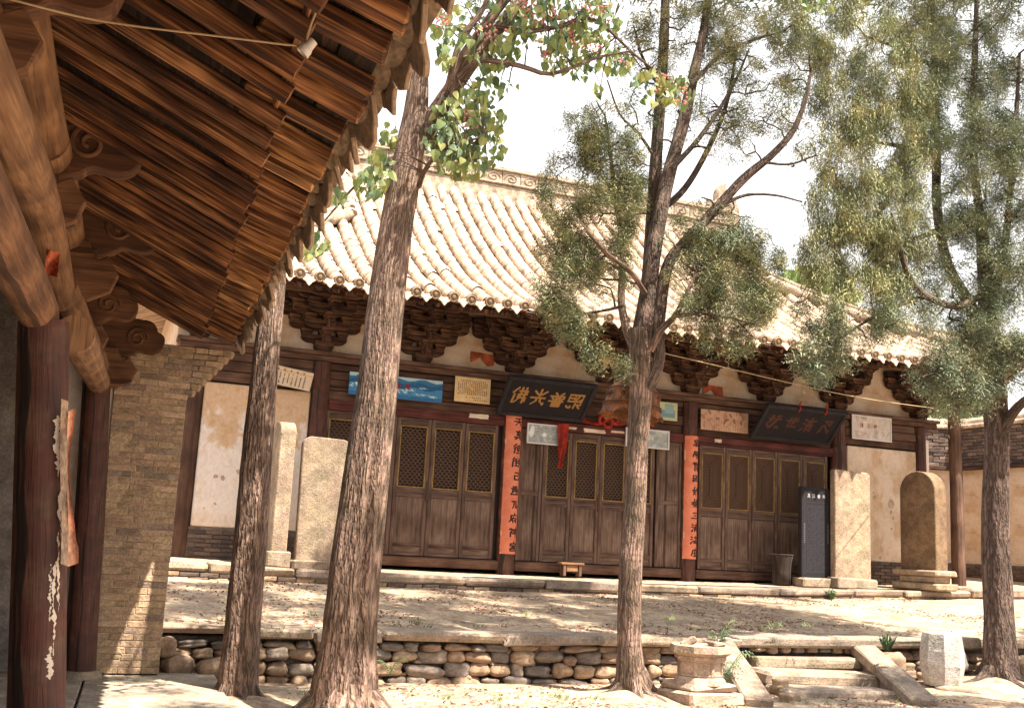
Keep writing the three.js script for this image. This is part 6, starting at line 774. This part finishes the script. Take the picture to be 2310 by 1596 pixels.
// tree 4: dark juniper at the right, its crown filling the upper right
{ const z = -12.4, b = pz(2255, 1545, z), t = thing('tree', 'old dark juniper with torn bark at the right end of the cobble wall', 'tree', V(b.x, GY + 0.05, z), 'courtyard trees');
  const T = trunk(t, 'trunk', [[2255, 1560], [2256, 1520], [2252, 1400], [2247, 1250], [2246, 1100], [2248, 980], [2244, 900], [2238, 820], [2230, 720], [2222, 600], [2212, 480]], [54, 44, 35, 33, 32, 30, 32, 27, 24, 20, 14], z, { seg: 44, rough: 0.06, fine: 0.045, flute: (u) => 0.10 * (1 - u) ** 2 + 0.06, seed: 73, step: 0.08 }, MAT.barkD);
  roots(t, 0.33, 8, 75, MAT.barkD, 0.7);
  const o = (seed, seg = 12) => ({ seg, rough: 0.05, fine: 0.03, seed, step: 0.12 });
  const L = [
    trunk(t, 'limb', [[2235, 780, 0], [2190, 690, -0.3], [2140, 600, -0.5], [2115, 480, -0.6], [2112, 340, -0.6], [2110, 200, -0.6], [2105, 60, -0.6], [2100, -80, -0.6]], [18, 16, 14, 13, 12, 10, 8, 5], z, o(74, 14), MAT.barkD),
    trunk(t, 'limb', [[2215, 520, 0], [2200, 400, 0.1], [2195, 250, 0.2], [2200, 100, 0.2], [2205, -60, 0.2]], [13, 11, 9, 8, 5], z, o(75), MAT.barkD),
    trunk(t, 'limb', [[2232, 700, 0], [2258, 600, 0.2], [2275, 480, 0.3], [2290, 300, 0.4], [2300, 120, 0.4]], [12, 11, 9, 7, 4], z, o(76), MAT.barkD),
    trunk(t, 'limb', [[2262, 970, 0.1], [2285, 930, 0.3], [2310, 905, 0.5], [2360, 880, 0.7]], [15, 13, 12, 10], z, o(77), MAT.barkD),
    trunk(t, 'branch', [[2235, 930, 0.1], [2215, 930, 0.25], [2190, 925, 0.4], [2165, 905, 0.5]], [8, 7, 5, 3], z, o(78, 8), MAT.barkD),
    trunk(t, 'branch', [[2225, 660, 0.1], [2150, 690, 0.5], [2060, 640, 0.8], [2030, 560, 0.9], [2010, 480, 1.0]], [10, 9, 8, 6, 3], z, o(79, 8), MAT.barkD),
    trunk(t, 'branch', [[2100, 665, 0.6], [2020, 690, 0.8], [1960, 720, 0.9], [1900, 760, 0.9]], [6, 5, 4, 2], z, o(80, 8), MAT.barkD),
    trunk(t, 'branch', [[2120, 520, -0.4], [2050, 540, 0], [1980, 545, 0.3], [1900, 530, 0.5]], [7, 6, 4, 2], z, o(81, 8), MAT.barkD),
    trunk(t, 'branch', [[2110, 330, -0.5], [2040, 330, 0], [1960, 320, 0.4], [1890, 330, 0.6]], [7, 6, 4, 2], z, o(82, 8), MAT.barkD),
    trunk(t, 'branch', [[2112, 180, -0.5], [2150, 120, -0.2], [2200, 60, 0]], [6, 5, 3], z, o(83, 8), MAT.barkD),
    trunk(t, 'branch', [[2108, 150, -0.5], [2030, 110, 0], [1950, 80, 0.4]], [6, 5, 3], z, o(84, 8), MAT.barkD),
    trunk(t, 'branch', [[2240, 830, 0.1], [2180, 820, 0.5], [2120, 830, 0.7], [2080, 850, 0.8]], [7, 6, 4, 2], z, o(85, 8), MAT.barkD),
  ];
  const anch = [T, ...L].flatMap((x) => denser(x, 4));
  const yel = [
    [1940, 90, 90, 90, z + 0.6, 0.7, 400], [1990, 200, 90, 90, z + 0.6, 0.7, 430], [1920, 250, 80, 90, z + 0.7, 0.6, 330], [1960, 350, 90, 90, z + 0.7, 0.7, 440], [2030, 330, 70, 100, z + 0.5, 0.7, 350], [1910, 440, 75, 80, z + 0.7, 0.6, 330], [1990, 470, 90, 80, z + 0.7, 0.7, 430], [1880, 540, 65, 70, z + 0.7, 0.6, 260], [1960, 570, 85, 75, z + 0.7, 0.7, 390], [1900, 630, 70, 55, z + 0.7, 0.6, 240], [2030, 540, 60, 80, z + 0.6, 0.6, 270], [1990, 660, 60, 50, z + 0.7, 0.5, 190], [1860, 60, 60, 70, z + 0.6, 0.6, 150], [2040, 60, 60, 70, z + 0.4, 0.6, 220], [2060, 180, 50, 80, z + 0.4, 0.6, 190], [1870, 390, 40, 60, z + 0.7, 0.4, 90], [1830, 560, 35, 40, z + 0.6, 0.4, 60]];
  const blue = [
    [2140, 90, 90, 100, z - 0.2, 0.9, 300], [2230, 80, 90, 100, z, 0.9, 420], [2170, 260, 80, 90, z, 0.9, 330], [2260, 230, 80, 100, z + 0.2, 0.9, 430], [2290, 380, 60, 100, z + 0.3, 0.9, 340], [2180, 400, 80, 90, z, 0.9, 330], [2250, 520, 80, 90, z + 0.2, 0.9, 380], [2160, 530, 80, 80, z, 0.9, 280], [2080, 640, 80, 60, z + 0.4, 0.7, 200], [2270, 640, 70, 80, z + 0.3, 0.8, 330], [2170, 680, 90, 60, z + 0.3, 0.8, 300], [2260, 750, 70, 60, z + 0.4, 0.7, 330], [2160, 760, 80, 55, z + 0.5, 0.7, 320], [2110, 830, 50, 45, z + 0.7, 0.5, 170], [2200, 830, 70, 45, z + 0.6, 0.6, 250], [2290, 810, 50, 60, z + 0.5, 0.6, 190], [2140, 890, 45, 35, z + 0.6, 0.4, 120], [2220, 870, 40, 40, z + 0.5, 0.4, 90],
    [1960, 710, 80, 45, z + 0.8, 0.5, 190], [1880, 740, 60, 45, z + 0.9, 0.5, 130], [1820, 760, 40, 40, z + 0.9, 0.4, 80], [1840, 810, 36, 34, z + 0.9, 0.35, 70], [1900, 790, 35, 28, z + 0.9, 0.3, 50], [2030, 720, 50, 40, z + 0.8, 0.5, 90], [1815, 700, 25, 30, z + 0.8, 0.3, 30], [2370, 300, 50, 300, z + 0.4, 1.0, 260], [2360, 750, 40, 120, z + 0.4, 0.8, 120], [2200, -60, 300, 60, z + 0.2, 1.2, 420], [2090, 120, 60, 110, z + 0.2, 0.8, 240], [2090, 330, 60, 110, z + 0.2, 0.8, 240], [2080, 500, 60, 90, z + 0.3, 0.8, 220], [2150, 160, 70, 120, z + 0.4, 0.7, 200], [2230, 330, 60, 110, z + 0.5, 0.7, 220], [2300, 560, 40, 110, z + 0.4, 0.7, 170], [1850, 200, 50, 110, z + 0.5, 0.6, 130], [1800, 40, 70, 60, z + 0.4, 0.6, 110]];
  const pa = crownPoints(yel, 85, 0.2, 0.5), pb = crownPoints(blue, 86, 0.22, 0.62);
  twigs(pa.concat(pb), anch, 87, 4, MAT.barkD, { add: (m) => { m.position.copy(t.position).negate(); t.add(m); } });
  canopy(t, V(12.6, 11.2, -13.2), V(3.4, 0.8, 2.0), 250, 95);
  foliage(t, pa.map((p) => p.clone().sub(t.position)), TUFT[1], JUN, [[0.23, 0.24, 0.11], [0.29, 0.275, 0.13], [0.19, 0.215, 0.11], [0.32, 0.29, 0.15], [0.17, 0.20, 0.12], [0.14, 0.16, 0.09]], 'crown', 88, [0.65, 1.15]);
  foliage(t, pb.map((p) => p.clone().sub(t.position)), TUFT[0], JUN, [[0.19, 0.22, 0.145], [0.23, 0.25, 0.15], [0.15, 0.185, 0.125], [0.28, 0.28, 0.16], [0.115, 0.145, 0.095]], 'crown', 89, [0.7, 1.25]);
}
// trees outside the frame to the right and behind, whose shade dapples terrace and courtyard
function shadeTree(label, x, z, h, r, n, seed) { const t = thing('tree', label, 'tree', V(x, GY, z), 'courtyard trees'); t.add(mesh('trunk', limb([V(0, 0, 0), V(0.1, h * 0.4, 0), V(0, h * 0.9, 0.1)], [0.25, 0.2, 0.08], { seg: 14, rough: 0.05, step: 0.2 }), MAT.bark)); const q = rng(seed), c = [], lb = []; for (let k = 0; k < 10; k++) { const a = k * 2.4, y = h * (0.45 + 0.05 * k); lb.push(limb([V(0.05, y, 0), V(Math.cos(a) * r * 0.4, y + 0.5, Math.sin(a) * r * 0.4), V(Math.cos(a) * r * 0.85, y + 0.7, Math.sin(a) * r * 0.85)], [0.06, 0.04, 0.015], { seg: 6 })); } t.add(mesh('limbs', merge(lb), MAT.bark)); while (c.length < n) { const p = V(q() * 2 - 1, q() * 2 - 1, q() * 2 - 1); if (p.length() > 1 || nz(p.x * 5 + seed, p.y * 4, p.z * 5) + (q() - 0.5) * 0.5 < 0.25) continue; c.push(p.multiply(V(r, h * 0.3, r)).add(V(0, h * 0.72, 0))); } foliage(t, c, TUFT[0], JUN, [[0.10, 0.13, 0.055], [0.13, 0.15, 0.06]], 'crown', seed + 1, [1.3, 2.2]); }
shadeTree('juniper standing in the courtyard, right of the steps, shading the terrace', 17.2, -9.0, 9, 2.6, 1300, 301);
shadeTree('juniper standing out in the courtyard, shading the dirt by the pedestal', 11.6, -6.6, 9.5, 2.4, 1100, 303);
// far greenery behind roof and wall
function bush(name, label, px, py2, z, rx, ry, n, tint, seed) { const c = pz(px, py2, z), t = thing(name, label, 'tree', V(c.x, 0, z), 'far trees'); t.add(mesh('trunk', limb([V(0, 0, 0), V(0, c.y * 0.6, 0), V(0, c.y, 0)], [0.18, 0.14, 0.06], { seg: 8 }), MAT.bark)); const q = rng(seed), l = []; while (l.length < n) { const p = V(q() * 2 - 1, q() * 2 - 1, q() * 2 - 1); if (p.length() > 1 || nz(p.x * 4 + seed, p.y * 4, p.z * 4) < -0.1) continue; l.push(p.multiply(V(rx, ry, rx)).add(V(0, c.y, 0))); } const m = heart; foliage(t, l, heart, leafM(1, 1, 1, 0.45), tint, 'crown', seed, [1.6, 2.8]); }
bush('leafy_tree', 'bright green leafy tree showing beyond the hip of the roof', 1835, 655, -30, 1.7, 0.9, 900, [[0.16, 0.24, 0.05], [0.22, 0.28, 0.07]], 401);
bush('leafy_tree', 'pale green tree top showing over the boundary wall', 2150, 930, -27, 1.6, 0.8, 700, [[0.16, 0.22, 0.07], [0.12, 0.18, 0.06]], 402);

// ---------------------------------------------------------------- litter, weeds
const flake = (() => { const g = new THREE.BufferGeometry(); g.setAttribute('position', new THREE.Float32BufferAttribute([-0.02, 0, 0, 0, 0.004, 0.012, 0.022, 0.002, 0, -0.02, 0, 0, 0.022, 0.002, 0, 0, 0.006, -0.012], 3)); g.computeVertexNormals(); return clean(g); })();
{ const q = rng(501), im = new THREE.InstancedMesh(flake, M(lin(1, 1, 1)), 10000); im.name = 'fallen_litter'; im.userData = { kind: 'stuff', label: 'reddish fallen seeds and bark flakes scattered over the dirt', category: 'litter' }; const m = new THREE.Matrix4(), e = new THREE.Euler(), qt = new THREE.Quaternion(), c = new THREE.Color(); let k = 0; const cols = [[0.22, 0.09, 0.07], [0.30, 0.15, 0.10], [0.16, 0.09, 0.07], [0.34, 0.22, 0.13], [0.25, 0.11, 0.10]];
  while (k < 10000) { const up = q() < 0.68; let x, z, y; if (up) { x = 0.6 + q() * 17; z = -13.0 - q() * 5.0; y = terrY(x, z) + hills(x * 2, z * 2) * 0.018 + 0.006; } else { x = 0.9 + q() * 14; z = -9.6 - q() * 3.1; y = GY + 0.02 + hills(x * 2, z * 2) * 0.014 - 0.02 * sstep(-12.3, -13.0, z) + 0.10 * sstep(10.6, 12.5, x) * sstep(-10.5, -12.5, z); } if (nz(x * 1.3, z * 1.7, 3) + (q() - 0.5) * 1.2 - (up ? (x > 8 ? 0.35 : 0) : 0.1) < 0.1) continue; e.set((q() - 0.5) * 0.8, q() * 6.283, (q() - 0.5) * 0.8); const s = 0.5 + q() * 1.3; m.compose(V(x, y, z), qt.setFromEuler(e), V(s, s, s)); im.setMatrixAt(k, m); const t = cols[Math.floor(q() * 5)]; im.setColorAt(k, c.setRGB(...t)); k++; }
  scene.add(im); }
const bladeM = [leafM(0.07, 0.13, 0.035, 0.3), leafM(0.13, 0.17, 0.05, 0.3)];
function tuftThing(label, x, z, y, n, h, seed, mat = bladeM[0], name = 'grass_tuft', cat = 'grass tuft') { const q = rng(seed), pos = []; for (let k = 0; k < n; k++) { const a = q() * 6.283, lean = 0.3 + q() * 0.9, L = h * (0.6 + q() * 0.6), w = 0.009, sx = -Math.sin(a) * w, sz = Math.cos(a) * w, bx0 = Math.cos(a) * q() * 0.05, bz0 = Math.sin(a) * q() * 0.05; const m = [bx0 + Math.cos(a) * L * 0.35 * lean, L * 0.62, bz0 + Math.sin(a) * L * 0.35 * lean], e = [bx0 + Math.cos(a) * L * 0.9 * lean, L * (0.85 - 0.35 * lean), bz0 + Math.sin(a) * L * 0.9 * lean]; pos.push(bx0 - sx, 0, bz0 - sz, bx0 + sx, 0, bz0 + sz, m[0] + sx, m[1], m[2] + sz, bx0 - sx, 0, bz0 - sz, m[0] + sx, m[1], m[2] + sz, m[0] - sx, m[1], m[2] - sz, m[0] - sx, m[1], m[2] - sz, m[0] + sx, m[1], m[2] + sz, e[0], e[1], e[2]); } const g = new THREE.BufferGeometry(); g.setAttribute('position', new THREE.Float32BufferAttribute(pos, 3)); g.computeVertexNormals(); solo(name, label, cat, clean(g), mat, V(x, y, z), 'grass tufts on the terrace'); }
const onT = (px, py2) => { let p = py(px, py2, 0.6); for (let i = 0; i < 6; i++) p = py(px, py2, terrY(p.x, p.z)); return p; };
for (const [px, py2, n, h, s, l] of [[1690, 1358, 60, 0.26, 1, 'dense green grass tuft growing against the platform face'], [2000, 1408, 70, 0.26, 2, 'bushy dark grass tuft in the middle of the terrace'], [2300, 1392, 50, 0.24, 3, 'grass tuft on the terrace beyond the old juniper']]) { const p = onT(px, py2); tuftThing(l, p.x, Math.max(p.z, PLATZ + 0.12), terrY(p.x, Math.max(p.z, PLATZ)), n, h, s); }
{ const q = rng(601); const g = []; for (let k = 0; k < 70; k++) { const up = k < 42; let p; if (up) { p = onT(400 + q() * 1850, 1345 + q() * 80); if (p.z < PLATZ + 0.1) continue; } else { p = py(560 + q() * 1500, 1555 + q() * 40, GY + 0.02); if (p.z < -12.7) continue; } const n = 8 + Math.floor(q() * 12); for (let i = 0; i < n; i++) { const a = q() * 6.283, L = 0.04 + q() * 0.09, w = 0.008; const b = new THREE.BufferGeometry(); const cx = p.x + (q() - 0.5) * 0.16, cz = p.z + (q() - 0.5) * 0.16, cy = p.y; b.setAttribute('position', new THREE.Float32BufferAttribute([cx - Math.sin(a) * w, cy, cz + Math.cos(a) * w, cx + Math.sin(a) * w, cy, cz - Math.cos(a) * w, cx + Math.cos(a) * L * 0.8, cy + L * 0.7, cz + Math.sin(a) * L * 0.8], 3)); b.computeVertexNormals(); g.push(clean(b)); } } const m = mesh('sparse_weeds', merge(g), bladeM[1]); m.userData = { kind: 'stuff', label: 'sparse low weeds dotted over the bare dirt', category: 'weeds' }; scene.add(m); }
{ // ferny plants by the steps
  function frond(t, a, L, rise, mat) { const n = 12, pos = []; const P = (s) => V(Math.cos(a) * L * s * 0.75, rise * Math.sin(s * 2.2) * L, Math.sin(a) * L * s * 0.75); for (let k = 1; k <= n; k++) { const s = k / n, p = P(s), w = 0.11 * L / 0.5 * Math.sin(Math.min(1, s * 1.15) * 3.0 + 0.1), d = V(Math.cos(a), 0, Math.sin(a)), sd = V(-Math.sin(a), -0.25, Math.cos(a)); for (const e of [-1, 1]) { const tip = p.clone().addScaledVector(sd, e * w).addScaledVector(d, 0.035).add(V(0, -0.02, 0)); const b = p.clone().addScaledVector(d, 0.022); pos.push(p.x, p.y, p.z, b.x, b.y, b.z, tip.x, tip.y, tip.z); } } const g = new THREE.BufferGeometry(); g.setAttribute('position', new THREE.Float32BufferAttribute(pos, 3)); g.computeVertexNormals(); t.add(mesh('frond', merge([g, limb([P(0), P(0.35), P(0.7), P(1)], [0.006, 0.005, 0.004, 0.002], { seg: 5 })]), mat)); }
  for (const [x, y, z, n, L, l, s] of [[7.35, -0.1, -11.6, 11, 0.55, 'feathery fern growing between the pedestal and the left side slab', 1], [8.05, 0.36, -12.75, 7, 0.34, 'small fern spilling over the top of the left side slab', 2], [3.42, 0.0, -12.55, 5, 0.24, 'little yellow-green fern at the foot of the cobble wall', 3]]) { const t = thing('fern', l, 'fern', V(x, y, z), 'ferns by the wall'); const q = rng(700 + s); for (let k = 0; k < n; k++) frond(t, k / n * 6.283 + q() * 0.6, L * (0.7 + q() * 0.5), 0.5 + q() * 0.45, s === 3 ? bladeM[1] : bladeM[k % 2]); }
}
renderer.render(scene, camera);
